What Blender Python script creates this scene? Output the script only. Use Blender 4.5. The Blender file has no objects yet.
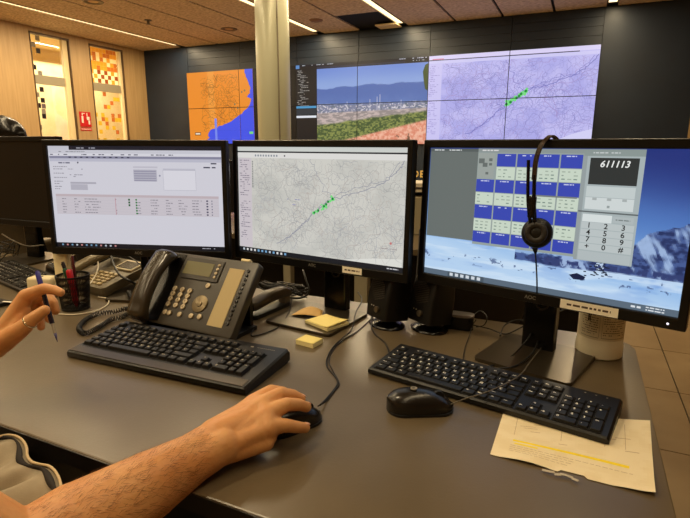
import bpy, bmesh, math, random
import numpy as np
from math import sin, cos, pi, radians, tan
from mathutils import Vector, Matrix, Euler

# ------------------------------------------------------------------ camera, world, lights, exposure
S = bpy.context.scene
C = S.collection
FPX = 511.6
PITCH = radians(12.37); ROLL = radians(0.26); YAW = radians(24.6)
DZ = 0.74                      # desk top
CZ = DZ + 0.456                # camera height
_A = YAW
VX = Vector((1, 0, 0)); VY = Vector((0, 1, 0)); VZ = Vector((0, 0, 1))
fwd0 = Vector((-sin(_A), cos(_A), 0)); rt0 = Vector((cos(_A), sin(_A), 0))
fwd = fwd0*cos(PITCH) - VZ*sin(PITCH); up = fwd0*sin(PITCH) + VZ*cos(PITCH)
RT = rt0*cos(ROLL) + up*sin(ROLL); UP = -rt0*sin(ROLL) + up*cos(ROLL)
cam_d = bpy.data.cameras.new('camera'); cam = bpy.data.objects.new('camera', cam_d); C.objects.link(cam)
cam_d.sensor_width = 36; cam_d.lens = FPX*36/690; cam_d.clip_start = 0.02; cam_d.clip_end = 60
cam.matrix_world = Matrix(((RT.x, UP.x, -fwd.x, 0), (RT.y, UP.y, -fwd.y, 0), (RT.z, UP.z, -fwd.z, CZ), (0, 0, 0, 1)))
S.camera = cam
w = bpy.data.worlds.new('world'); S.world = w; w.use_nodes = True
w.node_tree.nodes['Background'].inputs[0].default_value = (1.0, 0.82, 0.58, 1)
w.node_tree.nodes['Background'].inputs[1].default_value = 0.05
S.view_settings.view_transform = 'Standard'; S.view_settings.look = 'None'
S.view_settings.exposure = 0.0; S.view_settings.gamma = 1.0; S.view_settings.use_curve_mapping = False

WARM = (1.0, 0.80, 0.50)
def area(name, loc, sx, sy, power, col=WARM, rot=(0, 0, 0), spread=None):
    l = bpy.data.lights.new(name, 'AREA'); l.shape = 'RECTANGLE'; l.size = sx; l.size_y = sy
    l.energy = power; l.color = col
    if spread: l.spread = spread
    o = bpy.data.objects.new(name, l); o.location = loc; o.rotation_euler = rot; C.objects.link(o); return o
def spot(name, loc, power, ang=60, col=WARM, rot=(0, 0, 0), blend=0.6, size=0.04):
    l = bpy.data.lights.new(name, 'SPOT'); l.energy = power; l.color = col; l.spot_size = radians(ang)
    l.spot_blend = blend; l.shadow_soft_size = size
    o = bpy.data.objects.new(name, l); o.location = loc; o.rotation_euler = rot; C.objects.link(o); return o
ZC = 2.80
# the ceiling's strip lights, one long rectangle each, and its downlights
for nm, x, wd, pf, pn in (('window_side', -6.22, 0.04, 105, 30), ('middle', -3.65, 0.09, 92, 34), ('screen_side', -2.32, 0.09, 80, 34)):
    area('strip_light_far_'+nm, (x, 4.55, ZC-0.012), wd, 4.7, pf)
    area('strip_light_near_'+nm, (x, 0.2, ZC-0.012), wd, 4.0, pn)
area('strip_light_desk_side', (0.175, 0.2, ZC-0.012), 0.09, 5.0, 26)
area('strip_light_desk_side_far', (0.175, 4.9, ZC-0.012), 0.09, 4.0, 34)
area('corridor_light', (-8.0, 5.9, 2.6), 1.0, 3.0, 80, (1, .88, .68))
spot('downlight_desk', (-1.25, 0.35, ZC-0.03), 60, 95)
spot('downlight_wall_right', (0.13, 6.86, ZC-0.02), 14, 50, rot=(radians(6), 0, 0))
spot('downlight_wall_middle', (-2.0, 6.9, ZC-0.02), 10, 50, rot=(radians(6), 0, 0))
spot('downlight_wall_left', (-3.5, 6.9, ZC-0.02), 9, 50, rot=(radians(6), 0, 0))
spot('downlight_wall_corner', (-6.6, 6.6, ZC-0.02), 14, 60, rot=(radians(10), 0, 0))

# ------------------------------------------------------------------ helpers
def lin(c):
    return tuple(((v/255)/12.92 if v/255 <= 0.04045 else ((v/255+0.055)/1.055)**2.4) for v in c[:3])
MATS = {}
def mat(name, col=(128, 128, 128), rough=0.5, metal=0.0, col2=None, nscale=20.0, bump=0.0, bscale=200.0,
        coat=0.0, emit=0.0, alpha=1.0, sub=0.0, stretch=None, spec=0.5, lo=0.35, hi=0.65, rvar=0.0):
    if name in MATS: return MATS[name]
    m = bpy.data.materials.new(name); m.use_nodes = True; nt = m.node_tree; b = nt.nodes['Principled BSDF']
    c = (*lin(col), 1)
    b.inputs['Base Color'].default_value = c; b.inputs['Roughness'].default_value = rough
    b.inputs['Metallic'].default_value = metal; b.inputs['Specular IOR Level'].default_value = spec
    if coat: b.inputs['Coat Weight'].default_value = coat; b.inputs['Coat Roughness'].default_value = 0.1
    if sub:
        b.inputs['Subsurface Weight'].default_value = sub; b.inputs['Subsurface Radius'].default_value = (.01, .004, .002)
        b.inputs['Subsurface Scale'].default_value = 0.6
    if emit: b.inputs['Emission Color'].default_value = c; b.inputs['Emission Strength'].default_value = emit
    if alpha < 1: b.inputs['Alpha'].default_value = alpha
    tc = nt.nodes.new('ShaderNodeTexCoord'); mp = nt.nodes.new('ShaderNodeMapping')
    nt.links.new(tc.outputs['Object'], mp.inputs[0])
    if stretch: mp.inputs['Scale'].default_value = stretch
    if col2 or rvar:
        n = nt.nodes.new('ShaderNodeTexNoise'); n.inputs['Scale'].default_value = nscale; n.inputs['Detail'].default_value = 5
        nt.links.new(mp.outputs[0], n.inputs['Vector'])
        r = nt.nodes.new('ShaderNodeValToRGB'); r.color_ramp.elements[0].position = lo; r.color_ramp.elements[1].position = hi
        r.color_ramp.elements[0].color = c; r.color_ramp.elements[1].color = (*lin(col2 or col), 1)
        nt.links.new(n.outputs['Fac'], r.inputs[0]); nt.links.new(r.outputs[0], b.inputs['Base Color'])
        if rvar:
            mr = nt.nodes.new('ShaderNodeMapRange'); mr.inputs[3].default_value = rough-rvar; mr.inputs[4].default_value = rough+rvar
            nt.links.new(n.outputs['Fac'], mr.inputs[0]); nt.links.new(mr.outputs[0], b.inputs['Roughness'])
    if bump:
        n2 = nt.nodes.new('ShaderNodeTexNoise'); n2.inputs['Scale'].default_value = bscale; n2.inputs['Detail'].default_value = 4
        nt.links.new(mp.outputs[0], n2.inputs['Vector'])
        bp = nt.nodes.new('ShaderNodeBump'); bp.inputs['Strength'].default_value = bump; bp.inputs['Distance'].default_value = 0.002
        nt.links.new(n2.outputs['Fac'], bp.inputs['Height']); nt.links.new(bp.outputs[0], b.inputs['Normal'])
    MATS[name] = m; return m
def screen_mat():
    if 'screen_glow' in MATS: return MATS['screen_glow']
    m = bpy.data.materials.new('screen_glow'); m.use_nodes = True; nt = m.node_tree; b = nt.nodes['Principled BSDF']
    a = nt.nodes.new('ShaderNodeAttribute'); a.attribute_name = 'Col'
    b.inputs['Base Color'].default_value = (.004, .004, .005, 1); b.inputs['Roughness'].default_value = 0.35
    b.inputs['Specular IOR Level'].default_value = 0.3
    nt.links.new(a.outputs['Color'], b.inputs['Emission Color']); b.inputs['Emission Strength'].default_value = 0.95
    MATS['screen_glow'] = m; return m

def link(o, parent=None):
    C.objects.link(o)
    if parent is not None: o.parent = parent
    return o
def obj(name, bm, mats, parent=None, smooth=False, label=None, recalc=True, angle=None):
    me = bpy.data.meshes.new(name)
    if recalc: bmesh.ops.recalc_face_normals(bm, faces=bm.faces[:])
    bm.to_mesh(me); bm.free()
    if not isinstance(mats, (list, tuple)): mats = [mats]
    for m in mats: me.materials.append(m)
    if smooth or angle:
        me.polygons.foreach_set('use_smooth', [True]*len(me.polygons))
        if not smooth or angle: me.set_sharp_from_angle(angle=radians(angle or 40))
    o = bpy.data.objects.new(name, me); link(o, parent)
    if label: o['label'] = label
    return o
def tag(o, label, cat, group=None, kind=None):
    o['label'] = label; o['category'] = cat
    if group: o['group'] = group
    if kind: o['kind'] = kind
    return o
def thing(name, label, cat, loc=(0, 0, 0), rz=0.0, group=None):
    o = bpy.data.objects.new(name, None); o.empty_display_size = 0.05; C.objects.link(o)
    o.location = loc; o.rotation_euler = (0, 0, rz); return tag(o, label, cat, group)
def structure(o): o['kind'] = 'structure'; return o
def copy_tree(o, parent=None):
    c = o.copy(); C.objects.link(c); c.parent = parent
    for ch in list(o.children): copy_tree(ch, c)
    return c
def T(x=0, y=0, z=0): return Matrix.Translation((x, y, z))
def RX(a): return Matrix.Rotation(a, 4, 'X')
def RY(a): return Matrix.Rotation(a, 4, 'Y')
def RZ(a): return Matrix.Rotation(a, 4, 'Z')
def B(): return bmesh.new()
def box(bm, c, s, M=None, mi=0, bev=0.0, seg=2, top=1.0):
    t = bmesh.new()
    bmesh.ops.create_cube(t, size=1)
    for v in t.verts:
        k = top if v.co.z > 0 else 1.0
        v.co = Vector((v.co.x*s[0]*k, v.co.y*s[1]*k, v.co.z*s[2]))
    if bev: bmesh.ops.bevel(t, geom=t.edges[:], offset=bev, segments=seg, profile=0.5, affect='EDGES')
    merge(bm, t, (M or Matrix()) @ T(*c), mi); return bm
def merge(bm, t, M=Matrix(), mi=0):
    bmesh.ops.transform(t, matrix=M, verts=t.verts[:])
    vm = {}
    for v in t.verts: vm[v] = bm.verts.new(v.co)
    for f in t.faces:
        try: g = bm.faces.new([vm[v] for v in f.verts]); g.material_index = mi; g.smooth = f.smooth
        except ValueError: pass
    t.free()
def cyl(bm, c, r, h, M=None, mi=0, seg=24, r2=None, bev=0.0):
    t = bmesh.new(); bmesh.ops.create_cone(t, cap_ends=True, segments=seg, radius1=r, radius2=r if r2 is None else r2, depth=h)
    if bev:
        es = [e for e in t.edges if abs(e.verts[0].co.z-e.verts[1].co.z) < 1e-6]
        bmesh.ops.bevel(t, geom=es, offset=bev, segments=2, profile=0.5, affect='EDGES')
    merge(bm, t, (M or Matrix()) @ T(*c), mi); return bm
def ball(bm, c, s, M=None, mi=0, u=20, v=12):
    t = bmesh.new(); bmesh.ops.create_uvsphere(t, u_segments=u, v_segments=v, radius=1)
    if not isinstance(s, (tuple, list)): s = (s, s, s)
    merge(bm, t, (M or Matrix()) @ T(*c) @ Matrix.Diagonal((*s, 1)), mi); return bm
def lathe(bm, prof, seg=32, M=None, mi=0, cap=True):
    M = M or Matrix(); rings = []
    for r, z in prof:
        rings.append([bm.verts.new(M @ Vector((r*cos(2*pi*k/seg), r*sin(2*pi*k/seg), z))) for k in range(seg)])
    for a, b in zip(rings, rings[1:]):
        for k in range(seg):
            f = bm.faces.new((a[k], a[(k+1) % seg], b[(k+1) % seg], b[k])); f.material_index = mi
    if cap:
        for rr in (rings[0], rings[-1]):
            f = bm.faces.new(rr); f.material_index = mi
    return bm
def loft(bm, rings, M=None, mi=0, cap=True):
    M = M or Matrix(); R_ = [[bm.verts.new(M @ Vector(p)) for p in r] for r in rings]; n = len(rings[0])
    for a, b in zip(R_, R_[1:]):
        for k in range(n):
            f = bm.faces.new((a[k], a[(k+1) % n], b[(k+1) % n], b[k])); f.material_index = mi
    if cap:
        for rr in (R_[0], R_[-1]): f = bm.faces.new(rr); f.material_index = mi
    return bm
def prism(bm, pts, z0, z1, M=None, mi=0, bev=0.0, seg=2):
    t = bmesh.new(); lo_ = [t.verts.new((x, y, z0)) for x, y in pts]; hi_ = [t.verts.new((x, y, z1)) for x, y in pts]; n = len(pts)
    t.faces.new(lo_[::-1]); t.faces.new(hi_)
    for k in range(n): t.faces.new((lo_[k], lo_[(k+1) % n], hi_[(k+1) % n], hi_[k]))
    if bev:
        es = [e for e in t.edges if abs(e.verts[0].co.z-e.verts[1].co.z) < 1e-7]
        bmesh.ops.bevel(t, geom=es, offset=bev, segments=seg, profile=0.5, affect='EDGES')
    merge(bm, t, M or Matrix(), mi); return bm
def rrect(w_, h_, r, seg=5, cx=0, cy=0):
    p = []
    for sx, sy, a0 in ((1, -1, -90), (1, 1, 0), (-1, 1, 90), (-1, -1, 180)):
        for k in range(seg+1):
            a = radians(a0 + 90*k/seg); p.append((cx+sx*(w_/2-r)+r*cos(a), cy+sy*(h_/2-r)+r*sin(a)))
    return p
def catmull(pts, n=8):
    P = [Vector(p) for p in pts]
    if len(P) < 3: return P
    Q = [2*P[0]-P[1]] + P + [2*P[-1]-P[-2]]; out = []
    for i in range(1, len(Q)-2):
        a, b, c, d = Q[i-1], Q[i], Q[i+1], Q[i+2]
        for k in range(n):
            t = k/n
            out.append(0.5*((2*b)+(-a+c)*t+(2*a-5*b+4*c-d)*t*t+(-a+3*b-3*c+d)*t**3))
    out.append(P[-1]); return out
def tube(bm, pts, r, seg=8, n=8, M=None, mi=0, smoothpath=True, rad=None, flat=None):
    P = catmull(pts, n) if smoothpath else [Vector(p) for p in pts]
    rings = []; prev = None
    for i, p in enumerate(P):
        t = (P[min(i+1, len(P)-1)] - P[max(i-1, 0)]).normalized()
        if prev is None:
            a = Vector((0, 0, 1)) if abs(t.z) < 0.9 else Vector((1, 0, 0)); u = t.cross(a).normalized()
        else:
            u = (prev - t*prev.dot(t)).normalized()
        v = t.cross(u); prev = u; rr = rad(i/(len(P)-1)) if rad else r
        rings.append([p + u*rr*cos(2*pi*k/seg) + v*rr*sin(2*pi*k/seg)*(flat or 1) for k in range(seg)])
    return loft(bm, rings, M, mi)
def cable(name, pts, r, m, label, cat='cable', group=None, n=8):
    bm = B(); tube(bm, pts, r, 8, n); o = obj(name, bm, m, smooth=True); return tag(o, label, cat, group)

# pixel helpers: a ray of the photograph met with a real plane of the room
CAM = Vector((0, 0, CZ))
def ray(px, py): return fwd + RT*((px-345)/FPX) + UP*((259-py)/FPX)
def at(px, py, z=DZ):
    d = ray(px, py); return CAM + d*((z-CZ)/d.z)
def on_y(px, py, y):
    d = ray(px, py); return CAM + d*(y/d.y)
def on_x(px, py, x):
    d = ray(px, py); return CAM + d*(x/d.x)
def dist(px, py, r): return CAM + ray(px, py).normalized()*r

# ------------------------------------------------------------------ flat coloured artwork of a screen or print
_txt = {}
def text_tris(s, bold=False):
    if s in _txt: return _txt[s]
    c = bpy.data.curves.new('t', 'FONT'); c.body = s; c.align_x = 'CENTER'; c.align_y = 'CENTER'; c.resolution_u = 3; c.offset = 0.018
    o = bpy.data.objects.new('t', c); C.objects.link(o)
    dg = bpy.context.evaluated_depsgraph_get(); dg.update()
    me = bpy.data.meshes.new_from_object(o.evaluated_get(dg))
    vs = [tuple(v.co[:2]) for v in me.vertices]; fs = [tuple(p.vertices) for p in me.polygons]
    bpy.data.objects.remove(o); bpy.data.curves.remove(c); bpy.data.meshes.remove(me)
    _txt[s] = (vs, fs); return _txt[s]
class Art:
    """pixel canvas mapped on a vertical plane (x right, z up, looking to -y); layers stand off by eps"""
    def __init__(s, wm, hm, W, H, eps=0.00006):
        s.wm, s.hm, s.W, s.H, s.eps = wm, hm, W, H, eps; s.v = []; s.f = []; s.c = []
    def P(s, x, y, L): return ((x/s.W-0.5)*s.wm, -s.eps*L, (1-y/s.H)*s.hm)
    def poly(s, pts, c, L=1):
        n = len(s.v); s.v += [s.P(x, y, L) for x, y in pts]; s.f.append(tuple(range(n, n+len(pts)))); s.c.append(lin(c))
    def rect(s, x0, y0, x1, y1, c, L=1): s.poly([(x0, y1), (x1, y1), (x1, y0), (x0, y0)], c, L)
    def line(s, pts, wd, c, L=2):
        for (x0, y0), (x1, y1) in zip(pts, pts[1:]):
            dx, dy = x1-x0, y1-y0; l = math.hypot(dx, dy)
            if l < 1e-6: continue
            nx, ny = -dy/l*wd/2, dx/l*wd/2
            s.poly([(x0+nx, y0+ny), (x0-nx, y0-ny), (x1-nx, y1-ny), (x1+nx, y1+ny)][::-1], c, L)
    def disc(s, x, y, r, c, L=3, n=10): s.poly([(x+r*cos(-2*pi*k/n), y+r*sin(-2*pi*k/n)) for k in range(n)], c, L)
    def text(s, t, x, y, size, c, L=4, slant=0.0):
        vs, fs = text_tris(t); n = len(s.v)
        s.v += [s.P(x+(a+slant*b)*size, y-b*size, L) for a, b in vs]
        for f in fs: s.f.append(tuple(n+k for k in f)); s.c.append(lin(c))
    def grid(s, nx, ny, fn, x0=0, y0=0, x1=None, y1=None, L=0):
        x1 = s.W if x1 is None else x1; y1 = s.H if y1 is None else y1
        u = (np.arange(nx)+.5)/nx; v = (np.arange(ny)+.5)/ny; U_, V_ = np.meshgrid(u, v); col = fn(U_, V_)
        n = len(s.v)
        for j in range(ny+1):
            for i in range(nx+1): s.v.append(s.P(x0+(x1-x0)*i/nx, y0+(y1-y0)*j/ny, L))
        for j in range(ny):
            for i in range(nx):
                a = n+j*(nx+1)+i; s.f.append((a+nx+1, a+nx+2, a+1, a)); s.c.append(lin(col[j, i]))
    def dashes(s, x, y, wd, h, c, rnd, L=3, density=0.7):
        """a line of print too small to read: short word-long strokes"""
        xx = x
        while xx < x+wd:
            l = rnd.uniform(h*1.0, h*4.5); 
            if rnd.random() < density: s.rect(xx, y-h/2, min(xx+l, x+wd), y+h/2, c, L)
            xx += l+h*0.7
    def mesh(s, name, clip=None):
        me = bpy.data.meshes.new(name); me.from_pydata(s.v, [], s.f); me.update()
        a = me.color_attributes.new('Col', 'FLOAT_COLOR', 'CORNER')
        buf = []
        for f, c in zip(s.f, s.c): buf += [c[0], c[1], c[2], 1.0]*len(f)
        a.data.foreach_set('color', buf)
        if clip:
            bm = B(); bm.from_mesh(me); x0, x1, z0, z1 = clip
            for co, no in (((x0, 0, 0), (-1, 0, 0)), ((x1, 0, 0), (1, 0, 0)), ((0, 0, z0), (0, 0, -1)), ((0, 0, z1), (0, 0, 1))):
                bmesh.ops.bisect_plane(bm, geom=bm.verts[:]+bm.edges[:]+bm.faces[:], plane_co=co, plane_no=no, clear_outer=True)
            bm.to_mesh(me); bm.free()
        return me
    def build(s, name, parent, M=Matrix(), m=None, clip=None, label=None):
        me = s.mesh(name, clip); me.transform(M); me.materials.append(m or screen_mat())
        o = bpy.data.objects.new(name, me); link(o, parent)
        if label: o['label'] = label
        return o
def print_mat(name, rough=0.7):
    if name in MATS: return MATS[name]
    m = bpy.data.materials.new(name); m.use_nodes = True; nt = m.node_tree; b = nt.nodes['Principled BSDF']
    a = nt.nodes.new('ShaderNodeAttribute'); a.attribute_name = 'Col'
    nt.links.new(a.outputs['Color'], b.inputs['Base Color']); b.inputs['Roughness'].default_value = rough
    MATS[name] = m; return m
_rs = np.random.RandomState(5); _NT = _rs.rand(257, 257)
def vn(x, y):
    x = np.asarray(x, float); y = np.asarray(y, float); xi = np.floor(x).astype(int); yi = np.floor(y).astype(int)
    fx = x-xi; fy = y-yi; fx = fx*fx*(3-2*fx); fy = fy*fy*(3-2*fy); g = lambda a, b: _NT[a % 256, b % 256]
    return (g(xi, yi)*(1-fx)+g(xi+1, yi)*fx)*(1-fy)+(g(xi, yi+1)*(1-fx)+g(xi+1, yi+1)*fx)*fy
def fbm(x, y, o=4):
    s_ = 0; a = .5
    for k in range(o): s_ = s_+a*vn(x*2**k+17*k, y*2**k+31*k); a *= .5
    return s_/(1-.5**o)
def ss(a, b, x): t = np.clip((x-a)/(b-a), 0, 1); return t*t*(3-2*t)
def mixc(A, Bc, t): return A*(1-t[..., None])+Bc*t[..., None]
def cc(c, U_): return np.broadcast_to(np.array(c, float), U_.shape+(3,))

# common materials
M_black = mat('black_plastic', (15, 14, 12), 0.40, spec=.4, bump=0.08, bscale=900)
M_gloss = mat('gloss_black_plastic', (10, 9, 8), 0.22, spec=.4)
M_bezel = mat('monitor_black_plastic', (13, 12, 11), 0.36, spec=.35, bump=0.05, bscale=700)
M_key = mat('key_plastic', (15, 14, 12), 0.42, spec=.35)
M_white = mat('white_print', (225, 220, 205), 0.6)
M_chrome = mat('chrome', (215, 210, 200), 0.2, 1.0)
M_rubber = mat('cable_rubber', (14, 13, 12), 0.5)
M_wcable = mat('white_cable_rubber', (215, 205, 180), 0.5)
M_darkgap = mat('dark_gap', (8, 7, 6), 0.9)
M_wall = mat('wall_dark_laminate', (25, 38, 54), 0.42, col2=(21, 33, 48), nscale=3)
M_ceil = mat('ceiling_wood_wool', (228, 206, 174), 0.85, col2=(176, 150, 118), nscale=24, bump=0.5, bscale=90, stretch=(1, 2.4, 1))
M_wood = mat('wall_oak_panel', (182, 150, 102), 0.5, col2=(168, 136, 90), nscale=5.0, stretch=(6, 6, 0.35), bump=0.1, bscale=20)
M_desk = mat('desk_laminate', (104, 90, 68), 0.30, col2=(95, 82, 61), nscale=5, bump=0.1, bscale=260, rvar=0.05)
M_floor = mat('floor_tile', (150, 128, 94), 0.38, col2=(136, 114, 82), nscale=4, bump=0.05, bscale=30)
M_lamp = mat('lamp_diffuser', (255, 226, 170), 0.6, emit=2.2)
M_grey = mat('grey_metal', (120, 110, 95), 0.4, 0.5)

# ------------------------------------------------------------------ the room
YW, XL = 7.10, -7.10
# floor of square tiles with open joints
bm = B(); box(bm, (-2.5, 2.3, -0.06), (11.5, 12.5, 0.1), mi=1)
xs = [0.54+0.6*k for k in range(-12, 5)]; ys = [2.235+0.608*k for k in range(-9, 8)]
for x in xs:
    for y in ys:
        box(bm, (x+0.3, y+0.304, -0.006), (0.594, 0.602, 0.012))
structure(obj('floor', bm, [M_floor, M_darkgap]))
# ceiling boards with dark joints, one board open
bm = B(); box(bm, (-2.2, 2.3, ZC+0.16), (11.2, 12.4, 0.1), mi=1)
joints = [-7.1, -6.22, -5.52, -4.88, -4.24, -3.65, -3.03, -2.38, -1.69, -1.09, -0.49, 0.13, 0.75, 1.35, 2.0, 2.6, 3.2]
lampj = (-6.22, -3.65, -2.38, 0.13)
for a, b in zip(joints, joints[1:]):
    ga = 0.06 if a in lampj else 0.016; gb = 0.06 if b in lampj else 0.016
    if a == -7.1: ga = 0
    y1 = 6.25 if a == -3.03 else 7.1
    box(bm, ((a+ga+b-gb)/2, (y1-3.7)/2, ZC+0.012), (b-gb-a-ga, y1+3.7, 0.024))
structure(obj('ceiling', bm, [M_ceil, M_darkgap]))
bm = B(); box(bm, (-2.2, 2.3, ZC+0.065), (10.4, 11.4, 0.09)); structure(obj('trim_1', bm, M_darkgap))
# far wall around the displays: panel boards with joints
bm = B(); box(bm, (-2.9, YW+0.16, 1.4), (8.4, 0.1, 2.8), mi=1)
cols = [-7.1, -6.15, -5.10, -4.06, -3.05, -2.01, -0.97, 0.06, 1.05]
Z0, ZM, Z1 = 1.235, 1.808, 2.385
for a, b in zip(cols, cols[1:]):
    if a == -7.1 or b == 1.05: box(bm, ((a+b)/2, YW+0.05, 1.4), (b-a-0.006, 0.1, 2.8))
    else:
        for zz0, zz1 in ((0.0, 0.6), (0.604, Z0-0.003)): box(bm, ((a+b)/2, YW+0.05, (zz0+zz1)/2), (b-a-0.006, 0.1, zz1-zz0-0.004))
        for k in range(4):
            h = (2.8-Z1-.004)/4; box(bm, ((a+b)/2, YW+0.05, Z1+.004+h*(k+.5)), (b-a-0.006, 0.1, h-0.003))
structure(obj('wall_back', bm, [M_wall, M_darkgap]))
bm = B(); box(bm, (0.55, YW-0.01, 1.262), (1.0, 0.02, 0.02)); structure(obj('trim_2', bm, mat('beige_trim', (170, 140, 95), 0.5)))
bm = B(); box(bm, (2.2, YW+0.02, 1.4), (2.3, 0.12, 2.8)); structure(obj('wall_back_wood', bm, M_wood))
bm = B(); box(bm, (3.3, 2.3, 1.4), (0.1, 12.2, 2.8)); structure(obj('wall_right', bm, M_wood))
bm = B(); box(bm, (-2.0, -3.75, 1.4), (11.0, 0.1, 2.8)); structure(obj('wall_front', bm, mat('wall_cream', (190, 160, 115), 0.7)))
# left wall: oak boards between two tall windows
W1 = (5.03, 5.64); W2 = (5.985, 6.63); WT = 2.735; WB = 0.25
bm = B()
def lw(y0, y1, z0=0.0, z1=2.8): box(bm, (XL-0.06, (y0+y1)/2, (z0+z1)/2), (0.12, y1-y0-0.004, z1-z0), mi=0)
for a in np.arange(-3.7, 4.4, 1.0): lw(a, min(a+1.0, 4.30))
lw(4.30, W1[0]); lw(W1[1], W2[0]); lw(W2[1], YW+.1)
for a, b in (W1, W2): lw(a, b, 0, WB); lw(a, b, WT, 2.8)
structure(obj('wall_left', bm, M_wood))
bm = B(); box(bm, (XL-1.5, 4.6, 1.4), (0.1, 7.0, 2.8)); box(bm, (XL-0.8, 8.0, 1.4), (1.4, 0.1, 2.8)); box(bm, (XL-0.8, 1.2, 1.4), (1.4, 0.1, 2.8))
box(bm, (XL-0.8, 4.6, 2.85), (1.5, 7.0, 0.1)); box(bm, (XL-0.8, 4.6, -0.05), (1.5, 7.0, 0.1))
structure(obj('wall_corridor', bm, mat('corridor_paint', (235, 215, 165), 0.8, col2=(228, 205, 150), nscale=6)))
M_glass = bpy.data.materials.new('window_glass'); M_glass.use_nodes = True
nt = M_glass.node_tree; nt.nodes.remove(nt.nodes['Principled BSDF'])
tr = nt.nodes.new('ShaderNodeBsdfTransparent'); gl = nt.nodes.new('ShaderNodeBsdfGlossy'); gl.inputs['Roughness'].default_value = 0.03
mx = nt.nodes.new('ShaderNodeMixShader'); mx.inputs[0].default_value = 0.06
nt.links.new(tr.outputs[0], mx.inputs[1]); nt.links.new(gl.outputs[0], mx.inputs[2]); nt.links.new(mx.outputs[0], nt.nodes['Material Output'].inputs[0])
M_frame = mat('window_dark_frame', (84, 62, 38), 0.5); M_creamf = mat('window_cream_frame', (228, 205, 155), 0.6)
M_rail = mat('window_rail', (150, 140, 115), 0.4)
def film_mat():
    m = print_mat('window_film_squares', 0.5); nt = m.node_tree
    if 'Translucent BSDF' in nt.nodes: return m
    tl_ = nt.nodes.new('ShaderNodeBsdfTranslucent'); ms = nt.nodes.new('ShaderNodeMixShader'); ms.inputs[0].default_value = 0.6
    at_ = [n for n in nt.nodes if n.type == 'ATTRIBUTE'][0]; nt.links.new(at_.outputs['Color'], tl_.inputs['Color'])
    nt.links.new(nt.nodes['Principled BSDF'].outputs[0], ms.inputs[1]); nt.links.new(tl_.outputs[0], ms.inputs[2]); nt.links.new(ms.outputs[0], nt.nodes['Material Output'].inputs[0])
    return m
def window(name, y0, y1, glass_y1, deco):
    r = structure(bpy.data.objects.new(name, None)); C.objects.link(r); r.location = (XL, (y0+y1)/2, WB); cy = (y0+y1)/2
    L = lambda y: y-cy
    bm = B(); 
    for yy in (y0+0.006, y1-0.006): box(bm, (-0.03, L(yy), (WT-WB)/2), (0.08, 0.012, WT-WB))
    box(bm, (-0.03, 0, WT-WB-0.012), (0.08, y1-y0, 0.024)); box(bm, (-0.03, 0, 0.012), (0.08, y1-y0, 0.024))
    obj('window_frame', bm, M_frame, r)
    bm = B(); box(bm, (-0.05, L((glass_y1+y1)/2), (WT-WB)/2), (0.05, y1-glass_y1-0.03, WT-WB-0.05)); obj('window_mullion', bm, M_creamf, r)
    bm = B(); box(bm, (-0.04, L((y0+glass_y1)/2), 2.11-WB), (0.05, glass_y1-y0-0.02, 0.12)); obj('window_rail', bm, M_rail, r)
    bm = B(); box(bm, (-0.06, L((y0+glass_y1)/2), (WT-WB)/2), (0.006, glass_y1-y0-0.03, WT-WB-0.05)); obj('window_pane', bm, M_glass, r)
    vs, fs, cs = [], [], []
    for (ya, yb, za, zb, c) in deco:
        n = len(vs); vs += [(-0.054, L(ya), za-WB), (-0.054, L(yb), za-WB), (-0.054, L(yb), zb-WB), (-0.054, L(ya), zb-WB)]
        fs.append((n, n+1, n+2, n+3)); cs.append(lin(c))
    me = bpy.data.meshes.new('window_film'); me.from_pydata(vs, [], fs); a = me.color_attributes.new('Col', 'FLOAT_COLOR', 'CORNER')
    buf = []
    for c in cs: buf += [*c, 1]*4
    a.data.foreach_set('color', buf); me.materials.append(film_mat())
    link(bpy.data.objects.new('window_film', me), r)
    return r
K, G, G2 = (30, 22, 22), (120, 112, 100), (96, 84, 82)
deco = []
for zx, zy, c in ((46, 50, (250, 240, 215)), (53, 78, G), (35, 105, G), (57, 133, K), (40, 203, K), (65, 230, G), (48, 246, G2), (72, 300, K),
                  (53, 322, G), (77, 347, K), (60, 369, K), (81, 372, G2), (81, 395, G), (83, 416, K), (65, 463, G)):
    p = on_x(25+zx/4.32, 20+zy/4.32, XL-0.054); deco.append((p.y-0.032, p.y+0.032, p.z-0.034, p.z+0.034, c))
for k in range(13): deco.append((5.10, 5.165, 0.4+k*0.07, 0.465+k*0.07, (K, G)[k % 2]))
window('window_1', W1[0], W1[1], 5.53, deco)
rnd = random.Random(4); deco = []; sq = 0.066
ncol = 8
for c in range(ncol):
    for r_ in range(30):
        z = WT-0.03-sq*(r_+1); y = 6.012+c*sq
        if r_ < 5:
            p = (3, 1) ; col = (222, 160, 50) if rnd.random() < .6 else (190, 112, 44)
            if (c in (0,) and r_ == 2) or (c == 2 and r_ in (1, 2)) or (c in (4, 6) and r_ == 2) or (c == 5 and r_ == 3) or (c == 7 and r_ == 2): col = (245, 225, 175)
        elif r_ < 8:
            col = (206, 146, 44) if (c+r_) % 2 else (246, 228, 180)
            if (c+r_) % 2 and rnd.random() < .3: col = (140, 70, 30)
        elif r_ < 10: continue
        else:
            if rnd.random() > 0.2: continue
            col = (200, 165, 40) if rnd.random() < .55 else (170, 95, 40)
        deco.append((y+0.001, y+sq-0.001, z+0.001, z+sq-0.001, col))
window('window_2', W2[0], W2[1], 6.56, deco)

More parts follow.
